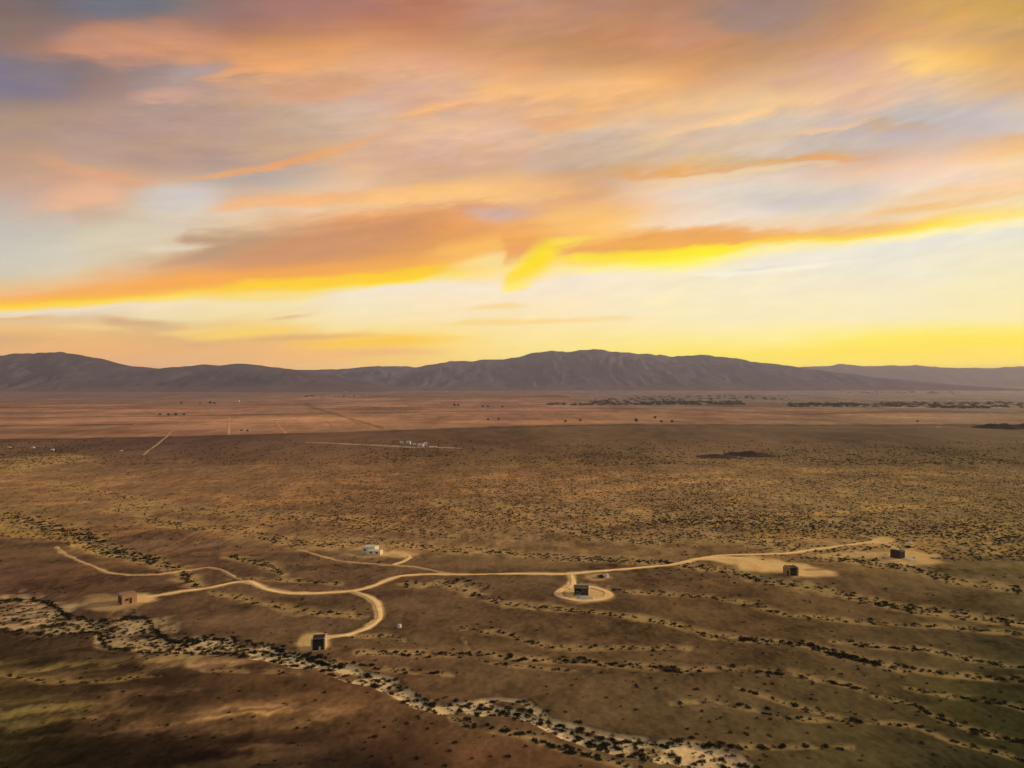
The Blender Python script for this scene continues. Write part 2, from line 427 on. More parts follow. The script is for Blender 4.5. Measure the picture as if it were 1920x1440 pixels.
class MB:
    """collects boxes and prisms into one mesh"""
    def __init__(self):
        self.v = []
        self.f = []

    def box(self, x0, x1, y0, y1, z0, z1, tx=0.0):
        b = len(self.v)
        self.v += [(x0, y0, z0), (x1, y0, z0), (x1, y1, z0), (x0, y1, z0),
                   (x0 + tx, y0 + tx, z1), (x1 - tx, y0 + tx, z1), (x1 - tx, y1 - tx, z1), (x0 + tx, y1 - tx, z1)]
        for q in ((0, 3, 2, 1), (4, 5, 6, 7), (0, 1, 5, 4), (1, 2, 6, 5), (2, 3, 7, 6), (3, 0, 4, 7)):
            self.f.append([b + i for i in q])
        return self

    def cyl(self, x, y, z0, z1, r0, r1=None, n=14):
        r1 = r0 if r1 is None else r1
        b = len(self.v)
        for z, r in ((z0, r0), (z1, r1)):
            for i in range(n):
                a = 2 * math.pi * i / n
                self.v.append((x + r * math.cos(a), y + r * math.sin(a), z))
        for i in range(n):
            j = (i + 1) % n
            self.f.append([b + i, b + j, b + n + j, b + n + i])
        self.f.append([b + n + i for i in range(n)])
        self.f.append([b + n - 1 - i for i in range(n)])
        return self

    def build(self, name, mat, parent=None, bevel=0.0):
        me = bpy.data.meshes.new(name)
        me.from_pydata(self.v, [], self.f)
        me.materials.append(mat)
        o = bpy.data.objects.new(name, me)
        COL.objects.link(o)
        if parent: o.parent = parent
        if bevel:
            m = o.modifiers.new("bevel", 'BEVEL')
            m.width = bevel
            m.segments = 2
        return o


def hash2(ix, iy, s):
    h = (ix.astype(np.int64) * 374761393 + iy.astype(np.int64) * 668265263 + s * 974634777) & 0xffffffff
    h = ((h ^ (h >> 13)) * 1274126177) & 0xffffffff
    return ((h ^ (h >> 16)) & 0xffffff) / float(0xffffff)


def vnoise(x, y, s=0):
    ix = np.floor(x); iy = np.floor(y)
    fx = x - ix; fy = y - iy
    fx = fx * fx * (3 - 2 * fx); fy = fy * fy * (3 - 2 * fy)
    a = hash2(ix, iy, s); b = hash2(ix + 1, iy, s)
    c = hash2(ix, iy + 1, s); d = hash2(ix + 1, iy + 1, s)
    return a + (b - a) * fx + (c - a) * fy + (a - b - c + d) * fx * fy


def fbm(x, y, s=0, octv=4, gain=0.5):
    t = 0; a = 1.0; n = 0
    for i in range(octv):
        t = t + a * vnoise(x * 2 ** i + 13.7 * i, y * 2 ** i - 7.1 * i, s + i)
        n += a
        a *= gain
    return t / n


def sstep(a, b, x):
    t = np.clip((x - a) / (b - a), 0, 1)
    return t * t * (3 - 2 * t)


def G(px, py):
    """photograph pixel of a spot on the plain -> where it lies on the plain"""
    Y = CAMH * F / (py - HZ)
    return np.stack([(px - 960.0) / F * Y, Y], -1) if isinstance(px, np.ndarray) else ((px - 960.0) / F * Y, Y)


def PXY(X, Y):
    Ys = np.maximum(Y, 60.0)
    return 960.0 + F * np.clip(X / Ys, -1.2, 1.2), HZ + F * CAMH / Ys


# ---- traced features of the plain: (px, py, half height px) ---------------
WASH_MAIN = [
    [(-60,1150,30),(0,1152,32),(60,1152,36),(90,1158,32),(130,1172,16),(180,1176,12),(215,1190,26),(245,1188,34),(275,1190,30),(292,1200,20),(330,1212,12),(389,1208,16),(447,1212,16),(505,1222,14),(564,1240,11),(600,1247,9),(640,1257,9),(700,1270,9),(740,1282,14),(757,1300,20),(790,1318,14),(815,1326,11),(893,1326,10),(970,1340,11),(1009,1354,9),(1060,1374,12),(1126,1397,13),(1184,1407,16),(1262,1413,24),(1330,1420,26),(1380,1430,18),(1410,1442,10),(1440,1470,6)],
    [(885,1318,6),(940,1310,6),(985,1318,8),(1000,1330,9),(1030,1352,8),(1100,1366,6),(1180,1385,8),(1260,1398,10)],
    [(-40,985,10),(0,988,11),(40,995,9),(97,1005,8),(155,1018,7),(200,1030,6),(240,1038,5)],
]
WASHES = [
    ([(-30,962,6),(0,963,9),(50,973,9),(97,990,9),(155,1008,10),(187,1024,10),(233,1038,9),(292,1055,8),(338,1070,9),(350,1086,8),(373,1101,7)], 1.3),
    ([(395,1113,3),(440,1122,4),(486,1133,4),(564,1148,5),(638,1150,4),(690,1156,3)], .8),
    ([(214,954,5),(272,946,7),(272,969,6),(350,985,7),(428,993,8),(505,1008,8),(564,1018,9),(640,1020,9),(700,1018,8),(757,1022,8),(873,1032,7),(951,1035,6),(1068,1043,6),(1184,1051,6),(1260,1056,4)], 1.1),
    ([(100,905,3),(200,925,4),(280,938,4),(350,954,5),(447,962,5),(525,965,5),(640,971,5),(750,990,4),(850,1004,4)], .7),
    ([(820,940,3),(912,958,5),(990,973,6),(1068,989,6),(1145,1004,6),(1223,1014,5),(1280,1002,7),(1397,1012,8),(1474,1024,8),(1552,1032,8),(1630,1055,7),(1708,1067,6),(1785,1086,5),(1930,1105,5)], 1.0),
    ([(900,950,4),(1000,950,5),(1150,965,6),(1300,975,6),(1400,985,5),(1513,980,5),(1591,993,6),(1708,1000,7),(1800,1006,6),(1930,1010,6)], .9),
    ([(1240,1052,3),(1280,1061,4),(1377,1070,5),(1435,1090,5),(1552,1105,6),(1630,1121,5),(1708,1137,6),(1785,1144,7),(1860,1155,6),(1930,1166,5)], 1.2),
    ([(757,1098,5),(834,1098,5),(893,1113,6),(951,1133,5),(1029,1137,5),(1126,1148,4),(1223,1160,4),(1280,1172,4),(1338,1191,5),(1397,1199,5),(1455,1203,4),(1513,1210,6),(1572,1230,6),(1630,1242,6),(1708,1253,5),(1805,1261,5),(1863,1269,5),(1930,1274,5)], 1.1),
    ([(1130,1102,3),(1190,1108,3),(1280,1113,4),(1397,1129,4),(1474,1148,4),(1552,1156,4),(1708,1168,4),(1785,1172,4),(1930,1187,4)], .9),
    ([(660,1191,3),(733,1191,3),(760,1200,2)], .9),
    ([(671,1224,4),(795,1224,5),(912,1226,5),(990,1234,5),(1087,1238,5),(1145,1249,5),(1223,1255,5),(1290,1261,5),(1358,1257,5),(1435,1261,5),(1513,1269,5),(1572,1277,5),(1603,1284,4),(1649,1304,4),(1708,1315,5),(1766,1347,4),(1844,1374,5),(1930,1392,5)], 1.0),
    ([(1260,1321,3),(1327,1313,4),(1416,1327,4),(1486,1343,4),(1610,1350,4),(1719,1362,4),(1785,1389,4),(1844,1405,4),(1930,1426,4)], .6),
    ([(1380,1290,3),(1435,1304,4),(1505,1323,4),(1540,1333,4),(1610,1352,4)], .6),
    ([(858,1179,4),(931,1183,5),(980,1196,4),(1029,1210,5),(1134,1214,5),(1215,1214,4),(1290,1217,4)], .7),
    ([(846,1347,4),(912,1362,6),(990,1381,7),(1068,1405,6),(1126,1422,6),(1180,1440,5)], .9),
    ([(1700,1288,3),(1785,1304,4),(1863,1311,4),(1930,1328,4)], .8),
    ([(1560,1205,3),(1649,1214,4),(1747,1218,4),(1824,1234,4),(1930,1250,4)], .8),
    ([(870,1195,2),(900,1238,3),(1000,1250,3),(1100,1262,3)], .4),
    ([(1290,1395,5),(1380,1398,5),(1450,1402,5),(1540,1400,5),(1600,1404,4)], .7),
    ([(640,1243,5),(700,1248,4),(780,1256,4),(850,1262,3)], .6),
    ([(340,1064,6),(360,1080,6),(372,1100,5)], .8),
    ([(430,1044,4),(470,1052,6),(510,1062,6),(530,1076,5)], 1.2),
    ([(430,1086,3),(540,1090,3),(640,1095,3)], .6),
    ([(-20,880,5),(40,874,5),(100,866,5),(150,860,4)], 1.6),
    ([(-20,868,4),(60,862,4),(140,856,3)], 1.2),
    ([(0,1262,3),(80,1280,4),(200,1275,3),(300,1262,3)], .5),
    ([(380,1255,3),(460,1258,3),(560,1262,4)], .3),
]
ROADS = [
    ([(252,1124),(290,1120),(340,1112),(400,1104),(440,1095),(465,1093),(500,1108),(545,1115),(600,1114),(660,1110),(690,1104),(720,1092),(750,1082),(800,1078),(860,1079),(920,1081),(1000,1081),(1060,1081),(1110,1076),(1180,1069),(1250,1061),(1300,1051),(1350,1046),(1400,1048),(1440,1057),(1475,1067)], 2.0, "pale dirt road"),
    ([(462,1092),(440,1084),(415,1069),(390,1064),(350,1068),(300,1076),(245,1078),(200,1073),(160,1055),(125,1037),(105,1026)], 1.0, ""),
    ([(662,1111),(682,1118),(703,1130),(711,1145),(710,1160),(690,1175),(655,1187),(616,1193)], 2.05, ""),
    ([(1070,1081),(1074,1090),(1074,1099),(1062,1105)], 2.4, ""),
    ([(855,1078),(820,1072),(780,1065),(720,1060),(640,1055),(590,1043),(560,1033)], 1.0, ""),
    ([(735,1061),(755,1055),(768,1047),(758,1042),(722,1038)], 1.4, ""),
    ([(1300,1049),(1350,1042),(1400,1040),(1470,1037),(1530,1027),(1600,1019),(1650,1013),(1675,1024)], 1.7, ""),
]
PADS = [  # cx, cy, rx, ry, strength
    (1096,1112,56,17,1.0), (596,1203,30,20,.9), (580,1203,22,18,.8), (212,1132,56,15,.45), (262,1122,34,10,1.0), (200,1140,50,10,.5), (190,1118,30,8,.3),
    (1465,1064,90,11,1), (1520,1078,60,9,1), (1390,1052,60,9,.9), (1430,1058,60,10,1), (1700,1042,60,13,.75), (1600,1036,80,6,.5),
    (1120,1085,30,10,.5), (745,1042,38,8,.7), (690,1038,42,11,.45), (1350,1048,45,6,.9), (1655,1012,26,8,.8), (1725,1055,60,9,.7), (468,1094,14,6,.5),
    (1690,1052,90,5,.4),
]
BOUND = ([-2000,0,150,420,640,860,1000,1160,1400,1920,4000], [826,824,822,816,810,803,799,796,796,797,800])

GROWS = [736, 745, 757, 772, 792, 812, 835, 865, 905, 960, 1020, 1080, 1140, 1200, 1270, 1340, 1400, 1450]
GCOLS = [0, 320, 640, 960, 1280, 1600, 1920]
GCOL = np.array([
 [(105,74,64),(108,75,64),(112,78,66),(115,80,70),(118,88,80),(130,98,88),(140,110,96)],
 [(120,80,62),(124,82,64),(140,92,70),(135,90,70),(112,86,72),(124,94,80),(134,104,88)],
 [(140,92,66),(142,92,68),(145,95,70),(140,92,70),(112,84,66),(120,90,70),(128,98,78)],
 [(138,92,66),(148,98,70),(148,97,68),(142,93,68),(138,92,68),(140,98,72),(132,98,74)],
 [(140,94,66),(152,100,70),(150,98,68),(140,92,66),(138,94,66),(138,98,70),(132,98,72)],
 [(102,70,50),(94,64,48),(98,66,46),(100,70,48),(102,72,50),(100,72,50),(100,74,52)],
 [(104,72,50),(90,62,46),(98,67,46),(102,72,48),(102,74,50),(98,73,50),(100,76,52)],
 [(112,80,48),(98,68,46),(106,73,47),(110,78,48),(108,79,50),(108,81,50),(108,83,52)],
 [(124,87,54),(122,84,53),(130,90,55),(132,92,56),(132,95,58),(126,94,56),(122,92,55)],
 [(120,85,50),(118,82,52),(122,84,52),(130,92,55),(134,98,60),(130,98,58),(120,92,53)],
 [(96,67,42),(104,72,47),(106,75,48),(110,80,49),(120,86,51),(124,92,55),(114,88,51)],
 [(86,57,39),(88,60,40),(90,62,40),(92,66,42),(95,68,42),(95,70,42),(92,72,42)],
 [(95,64,42),(92,64,42),(92,66,42),(88,62,38),(90,64,38),(86,63,37),(80,62,35)],
 [(58,39,24),(78,53,33),(92,64,40),(92,66,40),(92,66,40),(84,63,37),(72,57,33)],
 [(76,53,29),(74,48,31),(98,63,39),(92,66,40),(90,66,40),(80,60,34),(60,51,27)],
 [(68,50,27),(90,59,36),(104,68,41),(92,65,40),(88,66,40),(74,58,32),(57,48,25)],
 [(66,50,26),(60,38,25),(66,41,27),(92,59,35),(85,62,36),(72,58,32),(55,47,25)],
 [(54,42,22),(38,25,17),(46,30,20),(86,56,33),(84,62,36),(72,58,32),(51,43,22)],
], dtype=float)


def srgb2lin(c):
    c = np.asarray(c, dtype=float) / 255.0
    return np.where(c <= 0.04045, c / 12.92, ((c + 0.055) / 1.055) ** 2.4)


ILLUM = np.array([0.50, 0.42, 0.34])     # how bright a white sheet lying on the plain comes out under this sky and sun


def base_color(px, py, X, Y):
    # the soils meet along wandering lines
    b = np.interp(px, *BOUND)
    # straighten the boundary so that the table's rows 792 and 812 lie on both sides of it
    e = np.interp(px, BOUND[0], BOUND[1])
    py2 = np.where(py < e, 736 + (py - 736) * (797 - 736) / (e - 736), 0)
    py3 = np.where(py >= e, np.where(py < 865, 812 + (py - e) * (865 - 812) / (865 - e), py), 0)
    q = np.where(py < e, np.minimum(py2, 792), py3)
    q = np.maximum(q, 736)
    jx = (fbm(X / 60, Y / 90, 40, 3) - .5) * 160 * sstep(900, 1100, py)
    jy = (fbm(X / 45, Y / 70, 44, 3) - .5) * 70 * sstep(900, 1100, py)
    q = np.where(py > 900, np.clip(q + jy, 850, 1450), q)
    pxx = np.clip(px + jx, 0, 1919.9)
    ri = np.clip(np.searchsorted(GROWS, q, side='right') - 1, 0, len(GROWS) - 2)
    gr = np.array(GROWS, float)
    fy = np.clip((q - gr[ri]) / (gr[ri + 1] - gr[ri]), 0, 1)[:, None]
    ci = np.clip((pxx / 320).astype(int), 0, 5)
    fx = (pxx / 320 - ci)[:, None]
    fx = fx * fx * (3 - 2 * fx)
    L = srgb2lin(GCOL)
    c = (L[ri, ci] * (1 - fx) + L[ri, ci + 1] * fx) * (1 - fy) + (L[ri + 1, ci] * (1 - fx) + L[ri + 1, ci + 1] * fx) * fy
    return c


def polyline_mask(px, py, pts, soft=0.5, wob=None):
    """1 inside a band of given half height round the polyline, falling to 0"""
    pts = np.array(pts, float)
    xs, ys, hs = pts[:, 0], pts[:, 1], pts[:, 2]
    best = np.full(px.shape, 1e9)
    sel = np.where((px > xs.min() - 60) & (px < xs.max() + 60) & (py > ys.min() - 60) & (py < ys.max() + 60))[0]
    if len(sel) == 0:
        return np.zeros(px.shape)
    x = px[sel]; y = py[sel]
    k = F / np.maximum(y - HZ, 20) * 0.55       # foreshortening of the ground
    bst = np.full(x.shape, 1e9)
    for i in range(len(pts) - 1):
        x0, y0, h0 = pts[i]; x1, y1, h1 = pts[i + 1]
        ax = (x1 - x0); ay = (y1 - y0) * k
        bx = (x - x0); by = (y - y0) * k
        tt = np.clip((bx * ax + by * ay) / (ax * ax + ay * ay + 1e-6), 0, 1)
        d = np.sqrt((bx - tt * ax) ** 2 + (by - tt * ay) ** 2) / k
        bst = np.minimum(bst, d / (h0 + (h1 - h0) * tt))
    best[sel] = bst
    if wob is not None:
        best = best + wob
    return 1 - sstep(1 - soft, 1 + soft, best)


def masks(X, Y):
    px, py = PXY(X, Y)
    wob = (fbm(X / 9, Y / 14, 3, 4) - .5) * 1.3
    main = np.zeros(X.shape)
    for w in WASH_MAIN:
        main = np.maximum(main, polyline_mask(px, py, w, .28, wob * 1.3))
    minor = np.zeros(X.shape)
    for w, s in WASHES:
        w2 = [(a, b, c * 1.35) for a, b, c in w]
        minor = np.maximum(minor, polyline_mask(px, py, w2, .9, wob) * min(1.0, .45 + .4 * s))
    road = np.zeros(X.shape)
    for pts, wd, _ in ROADS:
        g = np.array([G(a, b) for a, b in pts])
        lo = g.min(0) - 15; hi = g.max(0) + 15
        sel = np.where((X > lo[0]) & (X < hi[0]) & (Y > lo[1]) & (Y < hi[1]))[0]
        best = np.full(len(sel), 1e9)
        x = X[sel]; y = Y[sel]
        for i in range(len(g) - 1):
            a = g[i]; b = g[i + 1]; ab = b - a
            tt = np.clip(((x - a[0]) * ab[0] + (y - a[1]) * ab[1]) / (ab @ ab), 0, 1)
            best = np.minimum(best, np.hypot(x - a[0] - tt * ab[0], y - a[1] - tt * ab[1]))
        r = 1 - sstep(wd * .4, wd * 1.25, best + (fbm(x / 4, y / 4, 9, 2) - .5) * 1.5)
        road[sel] = np.maximum(road[sel], r)
    pad = np.zeros(X.shape)
    for cx, cy, rx, ry, s in PADS:
        d = np.hypot((px - cx) / rx, (py - cy) / ry) + (fbm(X / 7, Y / 9, 17, 4) - .5) * .9
        pad = np.maximum(pad, s * (1 - sstep(.55, 1.15, d)))
    return px, py, main, minor, road, pad


def height(X, Y, mk=None):
    px, py, main, minor, road, pad = mk if mk is not None else masks(X, Y)
    far = np.clip(Y / 600.0, .35, 2.0)
    # long low swells that run with the washes, dropping to the right
    u = X * .96 + Y * .28
    w = Y * .96 - X * .28
    h = (fbm(u / 120, w / 34, 21, 4) - .5) * 3.6
    h += (fbm(u / 40, w / 11, 25, 3) - .5) * 0.9
    flat = np.maximum(sstep(.2, .8, road), sstep(.2, .7, pad))
    big = (fbm(u / 120, w / 34, 21, 2) - .5) * 3.6
    h = h * (1 - flat) + big * .8 * flat
    h = h - .7 * main - .35 * minor
    h = h * np.clip((3000.0 - np.hypot(X, Y)) / 1500.0, 0, 1)
    return h


def ground_albedo(X, Y, mk):
    px, py, main, minor, road, pad = mk
    c = base_color(px, py, X, Y)
    near = sstep(860, 1050, py)
    u = X * .96 + Y * .28
    w = Y * .96 - X * .28
    # gravel sheets, varnished pavement and blown sand
    n = fbm(u / 26, w / 12, 51, 5)
    n2 = fbm(X / 5, Y / 8, 57, 4)
    n3 = fbm(X / 1.2, Y / 2.0, 61, 3)
    m = 1 + (n - .5) * 1.25 * near + (n2 - .5) * .75 * near + (n3 - .5) * .8 * near
    farm = 1 + ((fbm(X / 90, Y / 260, 71, 5, .6) - .5) * 1.0 + (fbm(X / 14, Y / 40, 73, 3) - .5) * .5) * (1 - near)
    c = c * (m * farm)[:, None]
    # stony speckle of the mid distance
    sp = fbm(X / 2.4, Y / 7, 141, 2) - .5
    c = c * (1 + sp * .8 * sstep(840, 880, py) * (1 - sstep(1010, 1060, py)))[:, None]
    # bottom left: brighter and darker streaks
    ll = sstep(1190, 1240, py) * (1 - sstep(430, 760, px))
    st = fbm(u / 34 + 3 + (n - .5) * 1.2, w / 8 + (n2 - .5) * .9, 81, 5)
    k = (sstep(.50, .66, st) * 1.6 - sstep(.5, .36, st) * .5) * ll
    c = c * (1 - (sstep(.5, .66, st) * ll)[:, None] * np.array([.06, 0, .22]))
    c = c * (1 + k)[:, None]
    mo = (fbm(X / 7 + n, Y / 9, 151, 5, .6) - .5) * ll
    c = c * (1 + mo * 1.3)[:, None]
    # a big darker patch along the bottom
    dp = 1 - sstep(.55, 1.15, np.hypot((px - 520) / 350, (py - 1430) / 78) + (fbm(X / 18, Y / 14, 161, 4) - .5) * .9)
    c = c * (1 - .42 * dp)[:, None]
    c = c * (1 + sstep(1180, 1230, py)[:, None] * (1 - sstep(500, 800, px))[:, None] * np.array([.16, .26, .20]))
    # olive tinge of dry annuals on the far right and far left edges
    ol = sstep(.38, .68, fbm(X / 30, Y / 42, 91, 4)) * np.maximum(sstep(1350, 1900, px) * sstep(1080, 1300, py), .8 * (1 - sstep(60, 330, px)) * sstep(1200, 1300, py))
    c = c * (1 - ol[:, None] * np.array([.14, .05, .20]))
    # warm ochre patches
    oc = sstep(.55, .7, fbm(u / 40, w / 22, 95, 4)) * sstep(830, 900, py) * (1 - sstep(1040, 1130, py))
    c = c * (1 + oc[:, None] * np.array([.42, .34, .12]))
    # dark straight scrub lines and fields on the far flats
    def line(pts, hw, amt):
        g = np.array(pts, float)
        y = np.interp(px, g[:, 0], g[:, 1])
        ins = (px > g[0, 0]) & (px < g[-1, 0])
        return ins * (1 - sstep(hw * .5, hw * 1.3, np.abs(py - y))) * amt
    d = line([(-300, 786), (0, 784), (330, 780), (640, 775), (1000, 770), (1160, 772)], 1.0, .5)
    d = np.maximum(d, line([(0, 799), (90, 798), (250, 796)], 1.2, .45))
    d = np.maximum(d, line([(570, 755), (600, 768), (640, 780), (720, 803)], 1.6, .45))
    b = np.interp(px, *BOUND)
    d = np.maximum(d, (1 - sstep(.4, 2.2, np.abs(py - b))) * .40)
    d = np.maximum(d, line([(1300, 768), (1500, 778), (1700, 770), (2000, 775)], 1.3, .3))
    d = np.maximum(d, line([(1280, 870), (1500, 885), (1700, 900), (2000, 905)], 2.2, .22))
    d = np.maximum(d, line([(640, 912), (900, 930), (1150, 960), (1280, 985)], 3.0, .20))
    c = c * (1 - d)[:, None]
    # strips of paler and redder soil on the far flats
    fs = sstep(.52, .66, fbm(X / 520, Y / 150, 101, 4)) * (1 - sstep(-6, 0, py - b)) * sstep(742, 760, py)
    c = c * (1 + fs[:, None] * np.array([.32, .24, .16]))
    fs = sstep(.54, .66, fbm(X / 420 + 9, Y / 130, 107, 4)) * (1 - sstep(-6, 0, py - b)) * sstep(742, 760, py)
    c = c * (1 - fs[:, None] * np.array([.30, .32, .32]))
    # blend in washes, roads, pads
    def to(c, m, rgb, var):
        t = srgb2lin(rgb)[None, :] * var[:, None]
        return c * (1 - m[:, None]) + t * m[:, None]
    v2 = .65 + .7 * n2
    wm = minor * sstep(.36, .64, fbm(u / 5, w / 4, 111, 5, .6) + .1 * minor)
    tone = np.stack([np.interp(px, [0, 900, 1920], v) for v in ([164, 166, 150], [121, 124, 116], [68, 74, 66])], -1)
    tm = srgb2lin(tone) * v2[:, None]
    c = c * (1 - .78 * wm[:, None]) + tm * .78 * wm[:, None]  # pale wash sand, its colour brightened for the lit edges of shrub lines
    chan = fbm(u / 9 + (n2 - .5) * 1.5, w / 3.2, 113, 4)
    mm = main * sstep(.40, .64, chan + (n2 - .5) * .35 + .12 * main + .14 * sstep(600, 1200, px) - .05 * sstep(300, 0, px) + .16 * sstep(1050, 1020, py))
    gold = sstep(1050, 1000, py)
    rgb = srgb2lin((194, 152, 100))[None] * (1 - gold[:, None]) + srgb2lin((176, 132, 66))[None] * gold[:, None]
    mm = mm * (.78 + .22 * sstep(250, 520, px))
    c = c * (1 - .9 * mm[:, None]) + rgb * (.72 + .28 * sstep(250, 520, px))[:, None] * (.35 + .8 * n2 + .5 * fbm(X / 1.6, Y / 2.6, 171, 3))[:, None] * .9 * mm[:, None]
    c = c * (1 + .25 * main[:, None] * (1 - mm[:, None]))
    # the golden upper bank at the left
    c = to(c, .8 * pad, (205, 155, 92), .8 + .4 * n2)
    c = to(c, .75 * road, (205, 158, 96), .8 + .4 * n2)
    return np.clip(c * (np.array([.965, 1.045, .98]) - np.array([.06, -.03, 0.])[None] * (1 - sstep(800, 830, py))[:, None]), .002, 1) / ILLUM[None, :]


# ------------------------------------------------------------------ materials
def mat_tint(name, rough=1.0, noise_scale=0.6, amount=0.25, bump=0.0):
    m = bpy.data.materials.new(name)
    m.use_nodes = True
    t = m.node_tree
    N = NT(t)
    b = t.nodes['Principled BSDF']
    b.inputs['Roughness'].default_value = rough
    b.inputs['Specular IOR Level'].default_value = 0.0
    at = N.n('ShaderNodeAttribute', attribute_name='tint')
    tc = N.n('ShaderNodeTexCoord')
    n = N.noise(tc.outputs['Object'], noise_scale, 7.0, 0.72)
    g = N.m('ADD', 1 - amount, N.m('MULTIPLY', n, 2 * amount))
    vm = N.n('ShaderNodeVectorMath', operation='SCALE')
    t.links.new(at.outputs['Color'], vm.inputs[0])
    t.links.new(g, vm.inputs['Scale'])
    t.links.new(vm.outputs[0], b.inputs['Base Color'])
    return m


def mat_noise(name, c1, c2, scale=1.0, rough=0.9, spec=0.1, stretch=(1, 1, 1), metallic=0.0):
    m = bpy.data.materials.new(name)
    m.use_nodes = True
    t = m.node_tree
    N = NT(t)
    b = t.nodes['Principled BSDF']
    b.inputs['Roughness'].default_value = rough
    b.inputs['Specular IOR Level'].default_value = spec
    b.inputs['Metallic'].default_value = metallic
    tc = N.n('ShaderNodeTexCoord')
    mp = N.n('ShaderNodeMapping')
    mp.inputs['Scale'].default_value = stretch
    t.links.new(tc.outputs['Object'], mp.inputs[0])
    n = N.noise(mp.outputs[0], scale, 5.0, 0.6)
    mr = N.n('ShaderNodeMapRange', clamp=True)
    N.put(mr.inputs[0], n)
    mr.inputs[1].default_value = .3
    mr.inputs[2].default_value = .7
    t.links.new(N.mix(mr.outputs[0], tuple(c1), tuple(c2)), b.inputs['Base Color'])
    return m


M = {
    'soil': mat_tint('desert_soil', 1.0, 0.9, 0.5),
    'road': mat_tint('road_dust', 1.0, 0.5, 0.22),
    'rock': mat_tint('mountain_rock', 1.0, 0.004, 0.22),
    'bush': mat_noise('creosote_leaf', (.016, .018, .007), (.036, .038, .014), 2.0, .8),
    'stem': mat_noise('bush_stem', (.07, .05, .03), (.12, .09, .06), 3.0),
    'scrub': mat_tint('scrub_leaf', .9, 0.8, .3),
    'adobe': mat_noise('adobe', (.34, .215, .105), (.44, .285, .145), 1.2),
    'rust': mat_noise('rusted_steel', (.05, .028, .016), (.085, .048, .026), 2.2, .7, .3, (1, 1, .3)),
    'dark': mat_noise('dark_steel', (.018, .016, .015), (.030, .027, .024), 1.5, .5, .4),
    'concrete': mat_noise('concrete', (.60, .54, .42), (.70, .64, .50), 1.5),
    'plywood': mat_noise('pale_timber', (.52, .40, .25), (.66, .52, .34), 1.4, .8, .2, (1, 1, .2)),
    'white': mat_noise('white_plaster', (.70, .62, .40), (.78, .71, .48), 1.0, .8),
    'whitepaint': mat_noise('white_paint', (.74, .72, .68), (.84, .82, .78), .5, .6, .3),
    'roofwhite': mat_noise('pale_roof', (.62, .66, .52), (.74, .76, .62), 1.0, .8),
    'glass': mat_noise('dark_window', (.02, .022, .025), (.035, .038, .04), 1.0, .15, .5),
    'inner': mat_noise('dark_interior', (.012, .011, .010), (.022, .018, .015), 1.0, .9),  # near-black tone for the insides of the cabins
    'lilac': mat_noise('linen', (.62, .56, .60), (.72, .66, .68), 2.0),
    'plant': mat_noise('potted_leaf', (.05, .12, .03), (.08, .16, .04), 6.0),
    'towntree': mat_noise('far_leaf', (.06, .075, .04), (.10, .11, .06), .05, .9),
    'door': mat_noise('door_wood', (.03, .02, .015), (.05, .035, .022), 2.0),
}

# ------------------------------------------------------------------ ground
def build_ground():
    f_ang = np.radians(np.arange(-46, 46.001, 0.11))
    b_ang = np.radians(np.arange(47.5, 313, 3.0))
    ang = np.concatenate([f_ang, b_ang])       # measured from +Y towards +X, closes on itself
    dys = np.concatenate([np.arange(900, 40, -1.15), np.arange(40, 10, -.5), np.arange(10, 4.2, -.35)])
    rad = CAMH * F / dys                       # rows from about 115 m to 24 km
    rad = np.concatenate([[25, 50, 75, 95], rad])
    A, Rr = np.meshgrid(ang, rad)
    # rows follow depth in front, circles elsewhere
    k = np.where(np.abs(np.where(A > math.pi, A - 2 * math.pi, A)) < R(50), 1.0, 1.0)
    X = (Rr * np.sin(A)).ravel()
    Y = (Rr * np.cos(A)).ravel()
    mk = masks(X, Y)
    Zg = height(X, Y, mk)
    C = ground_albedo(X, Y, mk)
    nr, na = A.shape
    V = np.stack([X, Y, Zg], -1)
    i, j = np.meshgrid(np.arange(nr - 1), np.arange(na), indexing='ij')
    jn = (j + 1) % na
    Fa = np.stack([i * na + j, (i + 1) * na + j, (i + 1) * na + jn, i * na + jn], -1).reshape(-1, 4)
    # cap in the middle (below the camera)
    V = np.vstack([V, [[0, 0, 0.0]]])
    C = np.vstack([C, C[:1]])
    cap = np.stack([np.full(na, len(V) - 1), np.arange(na), (np.arange(na) + 1) % na, (np.arange(na) + 1) % na], -1)
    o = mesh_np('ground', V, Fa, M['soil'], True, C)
    # fan
    t = mesh_np('ground', np.vstack([V[:na], V[-1:]]), np.stack([np.full(na, na), np.arange(na), (np.arange(na) + 1) % na], -1)[:, ::-1], M['soil'], True, np.vstack([C[:na], C[-1:]]))
    tag(t, kind='structure')
    tag(o, kind='structure')
    return o


build_ground()


def hz(X, Y):
    return height(np.atleast_1d(np.asarray(X, float)), np.atleast_1d(np.asarray(Y, float)))


def hz1(x, y):
    return float(hz(x, y)[0])


# ------------------------------------------------------------------ roads
def smooth_path(pts, step=1.5):
    g = np.array([G(a, b) for a, b in pts])
    # Catmull-Rom
    P = np.vstack([2 * g[0] - g[1], g, 2 * g[-1] - g[-2]])
    out = []
    for i in range(1, len(P) - 2):
        L = np.linalg.norm(P[i + 1] - P[i])
        n = max(2, int(L / step))
        for k in range(n):
            t = k / n
            out.append(.5 * ((2 * P[i]) + (-P[i - 1] + P[i + 1]) * t + (2 * P[i - 1] - 5 * P[i] + 4 * P[i + 1] - P[i + 2]) * t * t + (-P[i - 1] + 3 * P[i] - 3 * P[i + 1] + P[i + 2]) * t ** 3))
    out.append(P[-2])
    return np.array(out)


